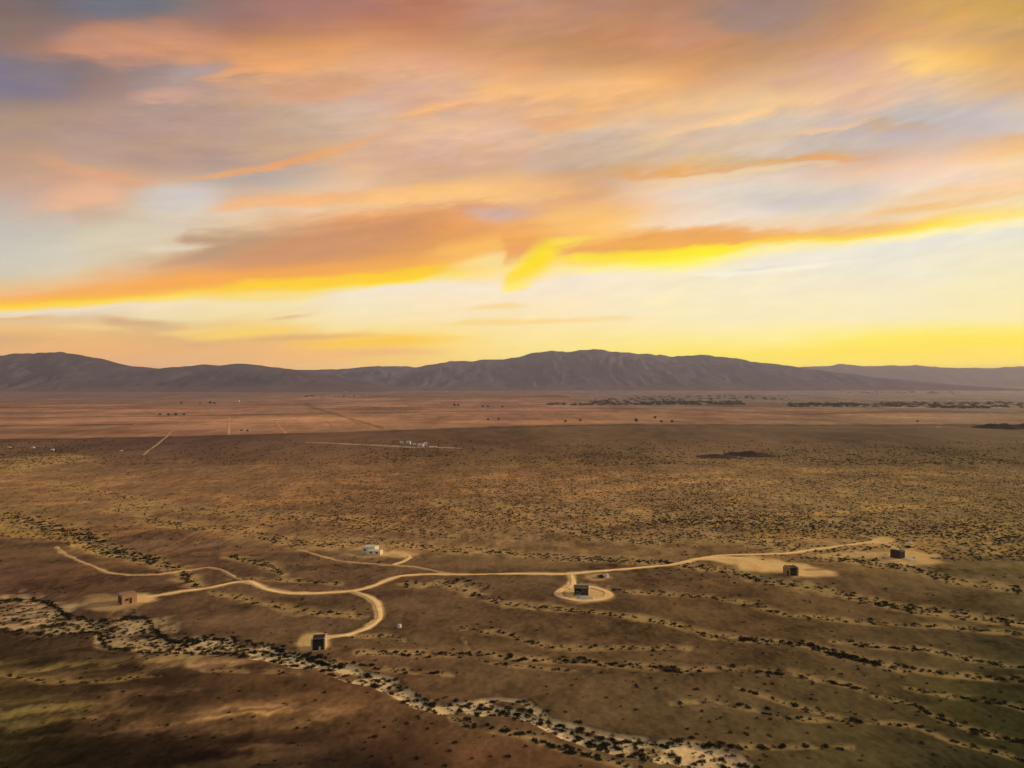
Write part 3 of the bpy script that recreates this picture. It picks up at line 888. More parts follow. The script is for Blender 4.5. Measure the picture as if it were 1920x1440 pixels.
def road_mesh(name, path, width, color, lift=.10, nx=7, jit=.30, step_seed=0, taper=True):
    d = np.gradient(path, axis=0)
    d /= np.linalg.norm(d, axis=1)[:, None] + 1e-9
    nrm = np.stack([d[:, 1], -d[:, 0]], -1)
    s = np.linspace(-1, 1, nx)
    k = np.arange(len(path))
    wl = width * .5 * (1 + (fbm(k / 9.0, k * 0 + step_seed, 5, 3) - .5) * 2 * jit)
    wr = width * .5 * (1 + (fbm(k / 9.0, k * 0 + step_seed + 50, 6, 3) - .5) * 2 * jit)
    e = np.minimum(k, len(path) - 1 - k) / max(1.0, min(14.0, len(path) * .2))
    tp = (.25 + .75 * np.clip(e, 0, 1)) if taper else np.ones(len(path))
    wl = wl * tp; wr = wr * tp
    W = np.where(s[None, :] < 0, wl[:, None], wr[:, None]) * s[None, :]
    X = (path[:, 0:1] + nrm[:, 0:1] * W).ravel()
    Y = (path[:, 1:2] + nrm[:, 1:2] * W).ravel()
    Z = hz(X, Y) + lift
    edge = np.tile(np.abs(s) > .99, len(path))
    Z = np.where(edge, Z - lift * .9, Z)
    c = srgb2lin(color) / ILLUM
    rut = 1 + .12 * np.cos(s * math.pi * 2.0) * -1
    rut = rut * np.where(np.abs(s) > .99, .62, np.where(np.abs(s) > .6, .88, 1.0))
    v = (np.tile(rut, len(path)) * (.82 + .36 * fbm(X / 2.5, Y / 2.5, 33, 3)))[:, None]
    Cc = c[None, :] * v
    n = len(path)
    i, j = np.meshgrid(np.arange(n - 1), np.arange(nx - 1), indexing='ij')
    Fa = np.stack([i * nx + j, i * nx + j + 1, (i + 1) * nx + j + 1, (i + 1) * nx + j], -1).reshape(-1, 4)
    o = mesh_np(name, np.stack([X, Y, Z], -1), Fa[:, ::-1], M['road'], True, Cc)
    return tag(o, kind='structure')


RC = (215, 168, 103)
for k, (pts, wd, _) in enumerate(ROADS):
    road_mesh('dirt_road', smooth_path(pts), wd, RC if k not in (1, 4) else (182, 136, 82), lift=.10 + .012 * k, step_seed=k * 7)
# turning circle round the middle cabin
ring = [(1094 + 46 * math.cos(a), 1113 + 11.5 * math.sin(a)) for a in np.linspace(-2.2, 3.9, 26)]
road_mesh('dirt_road', smooth_path(ring), 3.4, (205, 158, 96), lift=.2, step_seed=90, taper=False, jit=.6)
# far section-line roads on the flats
for pts, w, c in [([(268, 853), (300, 829), (330, 802), (351, 785)], 3.2, (165, 136, 86)),
               ([(429, 815), (430, 783)], 6, (190, 135, 88)), ([(536, 813), (515, 790)], 7, (182, 125, 82)),
               ([(640, 810), (612, 790)], 6, (168, 115, 78)), ([(575, 830), (640, 833), (760, 837), (868, 840)], 12, (165, 132, 94)),
               ([(1330, 932), (1400, 948), (1450, 958)], 4, (150, 112, 68)), ([(1040, 872), (1130, 890), (1230, 912)], 5, (135, 98, 60)),
               ([(0, 797), (200, 794), (420, 790), (560, 788)], 30, (158, 110, 78)), ([(560, 757), (596, 768)], 9, (120, 84, 62)), ([(700, 806), (655, 786)], 6, (160, 116, 80)), ([(300, 783), (640, 778), (760, 779)], 26, (160, 112, 80)),
               ([(700, 790), (1000, 784), (1160, 778)], 16, (150, 105, 74))]:
    road_mesh('dirt_road', smooth_path(pts, 12), w, c, lift=.35, nx=3, step_seed=int(pts[0][0]), taper=False, jit=.12)


# ------------------------------------------------------------------ mountains
def mountains(name, prof, D, W, tint_lo, tint_hi, seed, nx=420, nt=90, rough=1.0, foot=0.0):
    p = np.array(prof, float)
    pxs = np.linspace(p[0, 0], p[-1, 0], nx)
    pys = np.interp(pxs, p[:, 0], p[:, 1])
    # smooth corners a little
    ker = np.array([1, 2, 1]) / 4
    pys = np.convolve(np.pad(pys, 1, 'edge'), ker, 'valid')
    Xc = (pxs - 960) / F * D
    Hc = np.maximum(CAMH + (HZ - pys) / F * D - foot, 2)
    Hc = Hc * (1 + (fbm(Xc / 160, Xc * 0, seed, 3) - .5) * .07 * rough)
    T = np.linspace(-1, 1, nt)
    XX, TT = np.meshgrid(Xc, T)
    HH = np.tile(Hc, (nt, 1))
    crest = fbm(XX / 1400, XX * 0 + 3, seed + 9, 3) - .5
    YY = D + TT * W * (1 + .25 * (fbm(XX / 900, TT * 2, seed + 4, 3) - .5)) + crest * W * .5 * (1 - np.abs(TT))
    # spurs and gullies running down from the crest
    wx = XX + (fbm(XX / 700, TT * 3, seed + 2, 3) - .5) * 900
    rd = 1 - np.abs(2 * fbm(wx / 520, TT * 1.3 + 5, seed + 30, 4, .55) - 1) * 2.0
    rd2 = 1 - np.abs(2 * fbm(wx / 150, TT * 4 + 5, seed + 37, 4, .62) - 1) * 2.0
    a = np.abs(TT)
    shape = (1 - a) ** 1.55
    mid = np.clip(a * 2.6, 0, 1) * (1 - a)
    ZZ = HH * (shape + mid * (.42 * (rd - .45) + .26 * (rd2 - .4)) * rough)
    ZZ = np.maximum(ZZ, 0) - 2.0 * (a > .985)
    X = XX.ravel(); Y = YY.ravel(); Z = ZZ.ravel()
    m = np.clip(fbm(X / 260, Y / 420, seed + 70, 5, .6) * 2.8 - .9, 0, 1)[:, None]
    tl, th = np.array(tint_lo), np.array(tint_hi)  # mountain tints carry part of the haze's blue in the rock colour
    C = tl * (1 - m) + th * m
    low = (1 - sstep(.02, .2, Z / max(Hc.max(), 1)))[:, None]
    C = C * (1 - low * .6) + np.array((.22, .135, .09)) * low * .6
    i, j = np.meshgrid(np.arange(nt - 1), np.arange(nx - 1), indexing='ij')
    Fa = np.stack([i * nx + j, i * nx + j + 1, (i + 1) * nx + j + 1, (i + 1) * nx + j], -1).reshape(-1, 4)
    o = mesh_np(name, np.stack([X, Y, Z], -1), Fa, M['rock'], True, C)
    return tag(o, kind='structure')


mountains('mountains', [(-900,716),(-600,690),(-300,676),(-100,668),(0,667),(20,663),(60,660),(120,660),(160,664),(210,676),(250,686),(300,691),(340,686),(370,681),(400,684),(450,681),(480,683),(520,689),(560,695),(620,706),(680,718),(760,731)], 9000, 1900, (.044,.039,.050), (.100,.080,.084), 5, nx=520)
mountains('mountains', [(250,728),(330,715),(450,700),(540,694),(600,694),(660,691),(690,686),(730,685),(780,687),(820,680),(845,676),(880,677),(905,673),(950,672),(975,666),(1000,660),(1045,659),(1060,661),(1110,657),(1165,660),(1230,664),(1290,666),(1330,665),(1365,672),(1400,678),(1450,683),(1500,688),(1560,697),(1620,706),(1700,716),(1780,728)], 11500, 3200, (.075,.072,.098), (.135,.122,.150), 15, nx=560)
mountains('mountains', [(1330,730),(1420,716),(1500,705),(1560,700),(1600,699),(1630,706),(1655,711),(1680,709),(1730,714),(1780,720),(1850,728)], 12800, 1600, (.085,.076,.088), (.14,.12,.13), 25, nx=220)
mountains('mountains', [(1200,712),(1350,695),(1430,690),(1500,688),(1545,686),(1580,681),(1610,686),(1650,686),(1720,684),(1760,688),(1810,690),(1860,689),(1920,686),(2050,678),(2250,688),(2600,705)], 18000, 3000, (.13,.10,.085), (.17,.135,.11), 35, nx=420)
mountains('hill', [(690,744),(760,739),(830,736),(880,735.5),(940,737),(1000,741),(1060,745)], 4600, 600, (.34,.20,.125), (.40,.24,.15), 45, nx=120, nt=30, rough=.3)


def mound(cx, cy, rx, h, seed, tint):
    gx, gy = G(cx, cy)
    n = 40
    a = np.linspace(-1, 1, n)
    XX, YY = np.meshgrid(a, a)
    d = np.hypot(XX, YY)
    Z = h * np.clip(1 - d * d, 0, 1) ** 1.2 * (.15 + 1.6 * fbm(XX * 3.2 + seed, YY * 3.2, seed, 4) ** 1.5) - .4
    rxm = rx / (cy - HZ) * CAMH
    X = gx + XX * rxm
    Y = gy + YY * rxm * .9
    C = np.array(tint)[None, :] * (.7 + .6 * fbm(X.ravel() / 6, Y.ravel() / 6, seed, 3))[:, None]
    i, j = np.meshgrid(np.arange(n - 1), np.arange(n - 1), indexing='ij')
    Fa = np.stack([i * n + j, i * n + j + 1, (i + 1) * n + j + 1, (i + 1) * n + j], -1).reshape(-1, 4)
    o = mesh_np('hill', np.stack([X.ravel(), Y.ravel(), Z.ravel()], -1), Fa, M['rock'], True, C)
    return tag(o, kind='structure')


mound(1400, 852, 44, 4.5, 3, (.085, .055, .036))
mound(1345, 855, 40, 2.4, 4, (.11, .075, .048))
mound(1875, 803, 50, 10.0, 8, (.07, .055, .04))
mound(1935, 802, 50, 12.0, 9, (.07, .055, .04))

# ------------------------------------------------------------------ vegetation
def clump_template(n, seed, leaf=.28, flat=.8):
    """n small leaf-spray triangles spread through a low dome of unit radius"""
    r = np.random.default_rng(seed)
    V = []; Fa = []
    for i in range(n):
        while True:
            p = r.uniform(-1, 1, 3)
            p[2] = abs(p[2])
            q = np.linalg.norm(p)
            if .35 < q < 1:
                break
        p = p * np.array([1, 1, flat])
        p[:2] *= .8 + .4 * r.random()
        d1 = r.normal(size=3); d1 /= np.linalg.norm(d1)
        d2 = r.normal(size=3); d2 -= d1 * (d2 @ d1); d2 /= np.linalg.norm(d2)
        s = leaf * (.6 + .8 * r.random())
        b = len(V)
        V += [p - d1 * s, p + d1 * s, p + d2 * s * 1.3]
        Fa.append((b, b + 1, b + 2))
    V = np.array(V)
    V[:, 2] = np.maximum(V[:, 2], 0.0)
    return V, np.array(Fa)


def bush_mesh(seed):
    r = np.random.default_rng(seed)
    V, Fa = clump_template(150, seed, .17, .75)
    off = np.zeros(3)
    # lobes: shift parts of the crown outward for an uneven outline
    for k in range(4):
        a = r.uniform(0, 6.28)
        dirv = np.array([math.cos(a), math.sin(a), .2])
        w = np.clip(V @ dirv - .35, 0, 1)[:, None]
        V = V + w * dirv * r.uniform(.1, .5)
    # stems fanning from the root
    for k in range(9):
        a = r.uniform(0, 6.28); l = r.uniform(.5, .85)
        e = np.array([math.cos(a) * l, math.sin(a) * l, r.uniform(.35, .65)])
        s = np.array([-math.sin(a), math.cos(a), 0]) * .02
        b = len(V)
        V = np.vstack([V, [-s, s, e]])
        Fa = np.vstack([Fa, [[b, b + 1, b + 2]]])
    me = bpy.data.meshes.new('bush')
    me.from_pydata([tuple(v) for v in V], [], [tuple(int(i) for i in f) for f in Fa])
    me.materials.append(M['bush'])
    return me


BUSH = []   # px, py, size(radius m), tone(0 dark .. 1 golden), where


def along(pts, per100, size, spread, where, tone=.1):
    p = np.array(pts, float)
    for i in range(len(p) - 1):
        L = abs(p[i + 1, 0] - p[i, 0]) + abs(p[i + 1, 1] - p[i, 1]) * 1.5
        n = rng.poisson(1.9 * per100 * L / 100 * (2.3 if (where == 'wash' and p[i, 0] < 420) else 1.0) * (1.9 if p[i, 1] < 1080 else (1.15 if where == 'wash' else 1.1) if p[i, 1] < 1245 else (.5 if where == 'wash' else .6)))
        for _ in range(n):
            t = rng.random()
            x, y, h = p[i] * (1 - t) + p[i + 1] * t
            s = rng.normal() * spread
            BUSH.append((x + rng.normal() * 3, y + s * h, size * (.50 if where == 'wash' else .52) * (.45 + 1.1 * rng.random() ** 1.7), tone * rng.random(), where))


WM = 'wash'
for w in WASH_MAIN[:1]:
    along(w, 26, 1.0, .55, 'wash')
    up = [(a, b - c * .95, 2.5) for a, b, c in w]
    along(up, 13, 1.15, .9, 'wash')
    dn = [(a, b + c * .95, 2.5) for a, b, c in w]
    along(dn, 7, 1.05, .9, 'wash')
along(WASH_MAIN[1], 14, 1.0, .8, 'wash')
along(WASH_MAIN[2], 22, 1.0, .8, 'upper', .6)
for w, s in WASHES:
    ym = np.mean([q[1] for q in w])
    sc = 1.0 if ym > 1100 else .95
    along(w, 15 * s * (1.6 if ym < 1080 else 1.0), 1.0 * sc, .62, 'plain')
# extra dark thickets
for pts, n in [([(0,965,8),(60,972,8),(110,988,9),(170,1000,9),(190,1010,9)], 60), ([(170,1010,12),(230,1030,11),(300,1050,8)], 45),
               ([(1600,1120,4),(1700,1134,5),(1760,1144,5)], 26), ([(1510,1212,4),(1600,1236,4),(1650,1244,4)], 28),
               ([(1390,1198,3),(1410,1198,3)], 25), ([(1425,1262,3),(1445,1266,3)], 25), ([(1860,1150,4),(1920,1160,4)], 25), ([(820,1092,4),(930,1105,4)], 26),
               ([(830,1077,1),(852,1078,1)], 35), ([(1560,1106,4),(1600,1112,3)], 30), ([(450,1210,6),(560,1232,7),(640,1245,7)], 26)]:
    along(pts, n * .5, 1.25, .7, 'plain')

# scattered bushes over the plain, thicker where the photograph is stippled
def scatter(n, y0, y1, size, tone, keep, where='plain', x0=-120, x1=2040):
    x = rng.uniform(x0, x1, n); y = y0 + (y1 - y0) * rng.random(n)
    gx = G(x, y)
    k = keep(x, y, gx[:, 0], gx[:, 1])
    sel = rng.random(n) < k
    for a, b in zip(x[sel], y[sel]):
        BUSH.append((a, b, size * .62 * rng.uniform(.5, 1.5), tone * rng.random(), where))


scatter(1900, 1100, 1500, .62, .2, lambda x, y, X, Y: .25 + .6 * sstep(.5, .62, fbm(X / 26, Y / 30, 131, 3)))
scatter(1800, 1010, 1100, .7, .3, lambda x, y, X, Y: .9 * sstep(.5, .62, fbm(X / 40, Y / 60, 133, 3)))
scatter(56000, 866, 1010, .72, .5, lambda x, y, X, Y: np.clip((.5 + .5 * sstep(.4, .62, fbm(X / 60, Y / 110, 135, 3))) * (.12 + .88 * sstep(350, 950, x)) * sstep(860, 890, y) * (1 - .75 * sstep(975, 1010, y)), 0, 1))
scatter(8000, 985, 1052, .85, .5, lambda x, y, X, Y: sstep(1350, 1560, x) * (.35 + .5 * sstep(.4, .6, fbm(X / 40, Y / 60, 137, 3))))
scatter(14000, 826, 872, 1.2, .7, lambda x, y, X, Y: (.25 + .6 * sstep(.45, .6, fbm(X / 120, Y / 160, 139, 3))))

B = np.array([(a, b, c, d) for a, b, c, d, _ in BUSH])
where = np.array([w for *_, w in BUSH])
gxy = G(B[:, 0], B[:, 1])
mkb = masks(gxy[:, 0], gxy[:, 1])
ok = (mkb[4] < .25) & ((mkb[5] < .35) | (rng.random(len(B)) < .12))
cabin_spots = [(238,1124),(598,1203),(1092,1112),(1483,1070),(1684,1041),(698,1035),(749,1174),(1132,1084)]
for cx, cy in cabin_spots:
    ok &= ~((np.abs(B[:, 0] - cx) < 26) & (np.abs(B[:, 1] - cy) < 14))
B = B[ok]; gxy = gxy[ok]; where = where[ok]
zb = hz(gxy[:, 0], gxy[:, 1])
dist = np.hypot(gxy[:, 0], gxy[:, 1])
app = B[:, 2] / dist
vis = (B[:, 1] < 1441) & (B[:, 0] > -3) & (B[:, 0] < 1923)
order = np.argsort(-(app * vis))
big = order[:300]
rest = order[300:]

bmeshes = [bush_mesh(200 + k) for k in range(7)]


def zone(px, py, w, rad):
    sz = "large dark creosote bush" if rad > .82 else ("dark creosote bush" if rad > .64 else "small dark bush")
    if w == 'wash':
        if px < 330: return sz + " in the pale wash at the left edge below the adobe cabin", "bushes along the pale wash, left end"
        if px < 700: return sz + " along the pale wash below the open-fronted cabin", "bushes along the pale wash, below the open-fronted cabin"
        if px < 1000: return sz + " where the pale sandy wash bends in the middle foreground", "bushes along the pale wash, middle bend"
        return sz + " in the broad pale wash at the bottom edge", "bushes along the pale wash, bottom end"
    if px < 640: return sz + " on the dark streaked ground at the lower left", "bushes on the dark ground, lower left"
    if px < 1280: return sz + " on the open brown plain in the middle foreground", "bushes on the brown plain, middle foreground"
    if px < 1600: return sz + " in the thin shrub lines right of the pale wash", "bushes in the thin lines right of the wash"
    return sz + " on the olive ground at the lower right", "bushes on the olive ground, lower right"


for n_, i in enumerate(big):
    o = bpy.data.objects.new('creosote_bush', bmeshes[n_ % 7])
    COL.objects.link(o)
    s = float(B[i, 2])
    o.location = (float(gxy[i, 0]), float(gxy[i, 1]), float(zb[i]) - .04)
    o.rotation_euler = (0, 0, random.uniform(0, 6.28))
    o.scale = (s * random.uniform(.85, 1.25), s * random.uniform(.85, 1.2), s * random.uniform(.8, 1.15))
    lb, gr = zone(B[i, 0], B[i, 1], where[i], s)
    tag(o, lb, 'bush', lb.split(' bush')[0] + ' ' + gr)


def stuff_clumps(name, idx, ntri, leaf, label_seed):
    temps = [clump_template(ntri, label_seed + k, leaf, .8) for k in range(6)]
    Vs = []; Fs = []; Cs = []
    off = 0
    tt = rng.integers(0, 6, len(idx))
    for k in range(6):
        ids = idx[tt == k]
        if len(ids) == 0: continue
        V, Fa = temps[k]
        a = rng.uniform(0, 6.28, len(ids))
        s = B[ids, 2]
        sx = s * rng.uniform(.85, 1.25, len(ids)); sz = s * rng.uniform(.75, 1.1, len(ids))
        ca, sa = np.cos(a), np.sin(a)
        VX = (V[None, :, 0] * ca[:, None] - V[None, :, 1] * sa[:, None]) * sx[:, None] + gxy[ids, 0][:, None]
        VY = (V[None, :, 0] * sa[:, None] + V[None, :, 1] * ca[:, None]) * sx[:, None] + gxy[ids, 1][:, None]
        VZ = V[None, :, 2] * sz[:, None] + (zb[ids] - .05)[:, None]
        VV = np.stack([VX, VY, VZ], -1).reshape(-1, 3)
        FF = (Fa[None] + (np.arange(len(ids)) * len(V))[:, None, None] + off).reshape(-1, 3)
        dk = np.array([.024, .025, .010]); gd = np.array([.15, .11, .045])
        t = B[ids, 3][:, None]
        cc = dk * (1 - t) + gd * t
        cc = cc * rng.uniform(.7, 1.3, (len(ids), 1))
        Cs.append(np.repeat(cc, len(V), 0))
        Vs.append(VV); Fs.append(FF)
        off += len(VV)
    o = mesh_np(name, np.vstack(Vs), np.vstack(Fs), M['scrub'], False, np.vstack(Cs))
    return tag(o, kind='stuff')


nearr = rest[dist[rest] < 420]
farr = rest[dist[rest] >= 420]
o = stuff_clumps('desert_scrub', nearr, 46, .26, 500)
tag(o, 'countless small dark and golden shrubs dotting the nearer desert plain and its washes', 'scrub')
o = stuff_clumps('desert_scrub', farr, 12, .5, 600)
tag(o, 'fine stipple of scrub across the far middle plain towards the white compound', 'scrub')


# trees: tapered trunk with limbs, crown of leaf sprays
def tree(px, py, h, label, group=None, r=None, seed=0, parent=None):
    gx, gy = G(px, py)
    root = empty('tree', (gx, gy, hz1(gx, gy)))
    tag(root, label, 'tree', group)
    mb = MB()
    mb.cyl(0, 0, -.2, h * .45, h * .045, h * .03, 8)
    for k in range(4):
        a = k * 1.6 + seed
        c = MB()
        b = len(mb.v)
        e = (math.cos(a) * h * .25, math.sin(a) * h * .25, h * .7)
        s = h * .02
        mb.v += [(-s, 0, h * .38), (s, 0, h * .38), (0, s, h * .38), e]
        mb.f += [[b, b + 1, b + 3], [b + 1, b + 2, b + 3], [b + 2, b, b + 3]]
    mb.build('trunk', M['stem'], root)
    V, Fa = clump_template(120, 900 + seed, .22, .9)
    r = r or h * .5
    V = V * np.array([r, r, h * .75])
    V[:, 2] += h * .22
    me_o = mesh_np('crown', V, Fa, M['towntree'], False, None, root)
    return root


TR = [(300,779,7),(316,779.5,8),(330,779.5,8),(345,779,7),(340,757,9),(375,758,8),(394,757.5,13),(402,758,10),(852,762,11),(859,762,10),
      (905,764,8),(915,764,8),(942,765,8),(453,809,4),(464,809.5,4),(1193,791,9),(1228,785,7),(915,788,6),(935,787.5,6),(1060,792,6),(1088,791,6),
      (1240,792,6),(1260,793,7),(1720,792,5)]
for k, (x, y, h) in enumerate(TR):
    if y < 770: lb, g = "far dark tree on the reddish flats under the mountains", "far trees under the mountains"
    elif x < 500 and y < 800: lb, g = "dark tree in the short row beside the end of the straight pale road", "row of trees by the straight road"
    elif x < 500: lb, g = "low dark tree just beyond the edge of the dark plain, between two straight roads", "trees between the straight roads"
    else: lb, g = "small dark tree near the line where red flats meet the brown plain", "trees near the line of the brown plain"
    tree(x, y, h, lb, g, seed=k)

# the far town's groves read as one mass
def grove():
    V0, F0 = clump_template(26, 77, .34, .8)
    Vs = []; Fs = []; off = 0
    bands = [(1030, 1240, 756, 760, 110, 8), (1100, 1290, 748, 757, 120, 8), (1220, 1400, 753, 759, 120, 9), (1480, 1700, 756, 763, 120, 8),
             (1500, 1610, 758, 760, 60, 10), (1700, 1920, 753, 765, 90, 8), (1180, 1480, 742, 750, 110, 8), (1560, 1800, 734, 738, 60, 9),
             (560, 760, 742, 746, 20, 8), (1650, 1760, 755, 762, 60, 8), (1760, 1850, 763, 766, 30, 9)]
    for x0, x1, y0, y1, n, h in bands:
        for _ in range(n):
            px = rng.uniform(x0, x1); py = rng.uniform(y0, y1)
            gx, gy = G(px, py)
            s = h * rng.uniform(.35, .9)
            w = s * rng.uniform(.8, 2.6)
            V = V0 * np.array([w, w, s]) + np.array([gx, gy, -.3])
            Vs.append(V); Fs.append(F0 + off); off += len(V)
    o = mesh_np('town_trees', np.vstack(Vs), np.vstack(Fs), M['towntree'])
    tag(o, 'low dark green groves of the far town at the foot of the mountains', 'trees', kind='stuff')


grove()

# ------------------------------------------------------------------ cabins and other buildings
def place(name, px, py, rz_deg, label, cat, group=None):
    gx, gy = G(px, py)
    z = hz1(gx, gy)
    return tag(empty(name, (gx, gy, z), R(rz_deg)), label, cat, group)


# local axes: -Y is the front (towards the camera), X to the right
# 1 adobe cube cabin, left; its left flank is dark, its front brown with a door
c = place('adobe_cabin', 239, 1131, 46, "square brown adobe cabin with a dark doorway at the left end of the road", "cabin")
w, d, h = 5.0, 4.6, 3.1
mb = MB()
mb.box(-w/2, w/2, -d/2, d/2, -.5, h)
mb.build('wall', M['adobe'], c, .06)
MB().box(-w/2 - .12, w/2 + .12, -d/2 - .12, d/2 + .12, h - .002, h + .28).build('roof_parapet', M['adobe'], c, .05)
MB().box(w/2 - 2.5, w/2 - 1.75, -d/2 - .06, -d/2 + .1, 0, 2.1).build('door', M['door'], c)
f = MB().box(-w/2 + 1.1, -w/2 + 2.2, -d/2 - .05, -d/2 + .1, 1.2, 2.0).build('window', M['glass'], c)
MB().box(-w/2 + 1.0, -w/2 + 2.3, -d/2 - .12, -d/2 - .052, 1.05, 1.2).build('sill', M['adobe'], f)
f = MB().box(-w/2 - .06, -w/2 + .1, -d/2 + .5, d/2 - .5, .1, h - .5).build('shade_panel', M['dark'], c)  # dark panel that puts the left flank's shade into colour

# 2 tall open-fronted cabin
def open_cabin(px, py, rz, label, w, d, h, wall, inner, thick=.45):
    c = place('open_cabin', px, py, rz, label, "cabin")
    MB().box(-w/2 + thick, w/2 - thick, d/2 - .25, d/2, -.4, h - .3).build('back_wall', inner, c)
    MB().box(-w/2, -w/2 + thick, -d/2, d/2, -.4, h).build('side_wall', wall, c, .03)
    MB().box(w/2 - thick, w/2, -d/2, d/2, -.4, h).build('side_wall', wall, c, .03)
    MB().box(-w/2 + thick, w/2 - thick, -d/2 + .3, d/2 - .3, -.3, .15).build('floor', inner, c)
    return c


c = open_cabin(598, 1213, 9, "tall dark cabin open between two pale side walls, at the looping track's end", 4.3, 4.6, 3.5, M['plywood'], M['inner'])
r_ = MB().box(-1.7, 1.7, -2.25, 2.0, 3.25, 3.42).build('roof', M['dark'], c)
MB().box(-1.7, 1.7, -.3, .0, 3.422, 3.56).box(-1.7, 1.7, 1.2, 1.5, 3.422, 3.56).build('roof_batten', M['rust'], r_)
MB().box(-1.69, 1.69, -1.5, -1.42, .15, 3.2).build('glass_front', M['glass'], c)
MB().box(-.06, .06, -1.62, -1.502, .15, 3.2).box(-1.69, -1.6, -1.62, -1.502, .15, 3.2).box(1.6, 1.69, -1.62, -1.502, .15, 3.2).build('frame', M['dark'], c)
MB().box(.2, .75, -2.1, -1.75, .15, 1.1).build('post_box', M['concrete'], c)

# 3 dark pavilion with pale roof edge, lit room and pale terrace
c = place('pavilion', 1090, 1113, -6, "dark flat-roofed pavilion with a pale roof edge and concrete terrace inside the round turning circle", "cabin")
w, d, h = 5.3, 4.2, 2.65
MB().box(-w/2, -w/2 + .35, -d/2, d/2, -.4, h).box(w/2 - .35, w/2, -d/2, d/2, -.4, h).build('side_wall', M['rust'], c)
MB().box(-w/2 + .35, w/2 - .35, d/2 - .3, d/2, -.4, h).build('back_wall', M['inner'], c)
MB().box(-.1, w/2 - .352, -1.4, -1.3, .16, h - .05).build('glass_front', M['glass'], c)
MB().box(-w/2 + .352, w/2 - .352, -d/2, d/2 - .302, -.3, .15).build('floor', M['concrete'], c)
rf = MB().box(-w/2 - .15, w/2 + .15, -d/2 + .1, d/2 + .15, h + .002, h + .12).build('roof', M['dark'], c)
MB().box(-w/2 - .2, w/2 + .2, d/2 + .152, d/2 + .4, h - .1, h + .34).box(-w/2 - .4, -w/2 - .152, -d/2 + .1, d/2 + .152, h - .1, h + .3).build('roof_edge', M['concrete'], rf)
t = place('terrace', 1096, 1119.5, -6, "pale stepped concrete terrace in front of the dark pavilion", "terrace")
MB().box(-2.4, 3.3, -1.6, 1.5, -.3, .22).box(-1.9, 3.0, -.6, 1.5, .222, .42).build('slab', M['concrete'], t, .03)
MB().box(.4, 3.5, -2.6, -1.602, -.3, .1).build('step', M['concrete'], t, .02)
bd = place('daybed', 1083, 1110.5, -6, "pale lilac daybed in the left half of the dark pavilion", "daybed")
bd.location.z += .16
MB().box(-.8, .8, -1.0, 1.0, .25, .75).build('mattress', M['lilac'], bd, .08)
MB().box(-.85, .85, -1.05, 1.05, .12, .248).build('frame', M['dark'], bd)
MB().box(-.75, .75, .6, 1.0, .752, 1.45).build('headboard', M['lilac'], bd, .1)
for sx in (-1, 1):
    for sy in (-1, 1):
        MB().box(sx * .75 - .05, sx * .75 + .05, sy * .95 - .05, sy * .95 + .05, 0, .118).build('leg', M['dark'], bd)
pl = place('potted_plant', 1089, 1113.2, 0, "green potted plant at the front of the dark pavilion", "plant")
pl.location.z += .3
MB().cyl(0, 0, 0, .55, .25, .34, 12).build('pot', M['concrete'], pl)
V, Fa = clump_template(90, 3, .2, 1.1)
mesh_np('foliage', V * np.array([.55, .55, .9]) + np.array([0, 0, .5]), Fa, M['plant'], parent=pl)

# 4 open-fronted cabin on the wide sandy apron
c = open_cabin(1484, 1079, 2, "small dark open-fronted cabin with tan left flank on the wide sandy apron", 4.0, 4.6, 3.5, M['adobe'], M['inner'], .5)
MB().box(-1.49, 1.49, -2.2, 2.0, 3.2, 3.36).build('roof', M['rust'], c)
MB().box(-1.48, 1.48, -1.2, -1.12, .15, 3.18).build('glass_front', M['glass'], c)
MB().box(-2.9, -2.003, -2.0, 1.7, -.3, 3.1).build('side_annex', M['adobe'], c, .04)
MB().box(-2.75, -2.2, -2.06, -1.9, .1, 2.0).build('door', M['door'], c)

# 5 dark cube seen on its corner
c = place('dark_cabin', 1683, 1043.5, 38, "square dark steel cabin seen on its corner, farthest right on the sandy track", "cabin")
w, h = 4.6, 3.5
MB().box(-w/2, w/2, -w/2, w/2, -.4, h).build('wall', M['dark'], c, .05)
mb = MB()
for k in range(9):
    x = -w/2 + .25 + k * (w - .5) / 8
    mb.box(-w/2 - .06, -w/2 - .002, x - .1, x + .1, 0, h - .1)
mb.build('rib_cladding', M['rust'], c)
MB().box(-w/2 + .5, w/2 - .5, -w/2 - .06, -w/2 - .002, .1, 3.0).build('glass_front', M['inner'], c)
MB().box(-w/2 + .15, w/2 - .15, -w/2 + .15, w/2 - .15, h + .002, h + .1).build('roof', M['rust'], c)
MB().box(-.6, w/2 - .3, -.4, w/2 - .3, h + .102, h + .3).build('roof_panel', M['concrete'], c)
t = place('terrace', 1708, 1048.5, 20, "pale concrete slab on the ground right of the dark corner-on cabin", "terrace")
MB().box(-2.3, 2.3, -2.2, 2.2, -.3, .25).build('slab', M['concrete'], t, .03)
MB().box(-2.3, -1.2, -3.2, -2.202, -.3, .12).build('step', M['concrete'], t, .02)

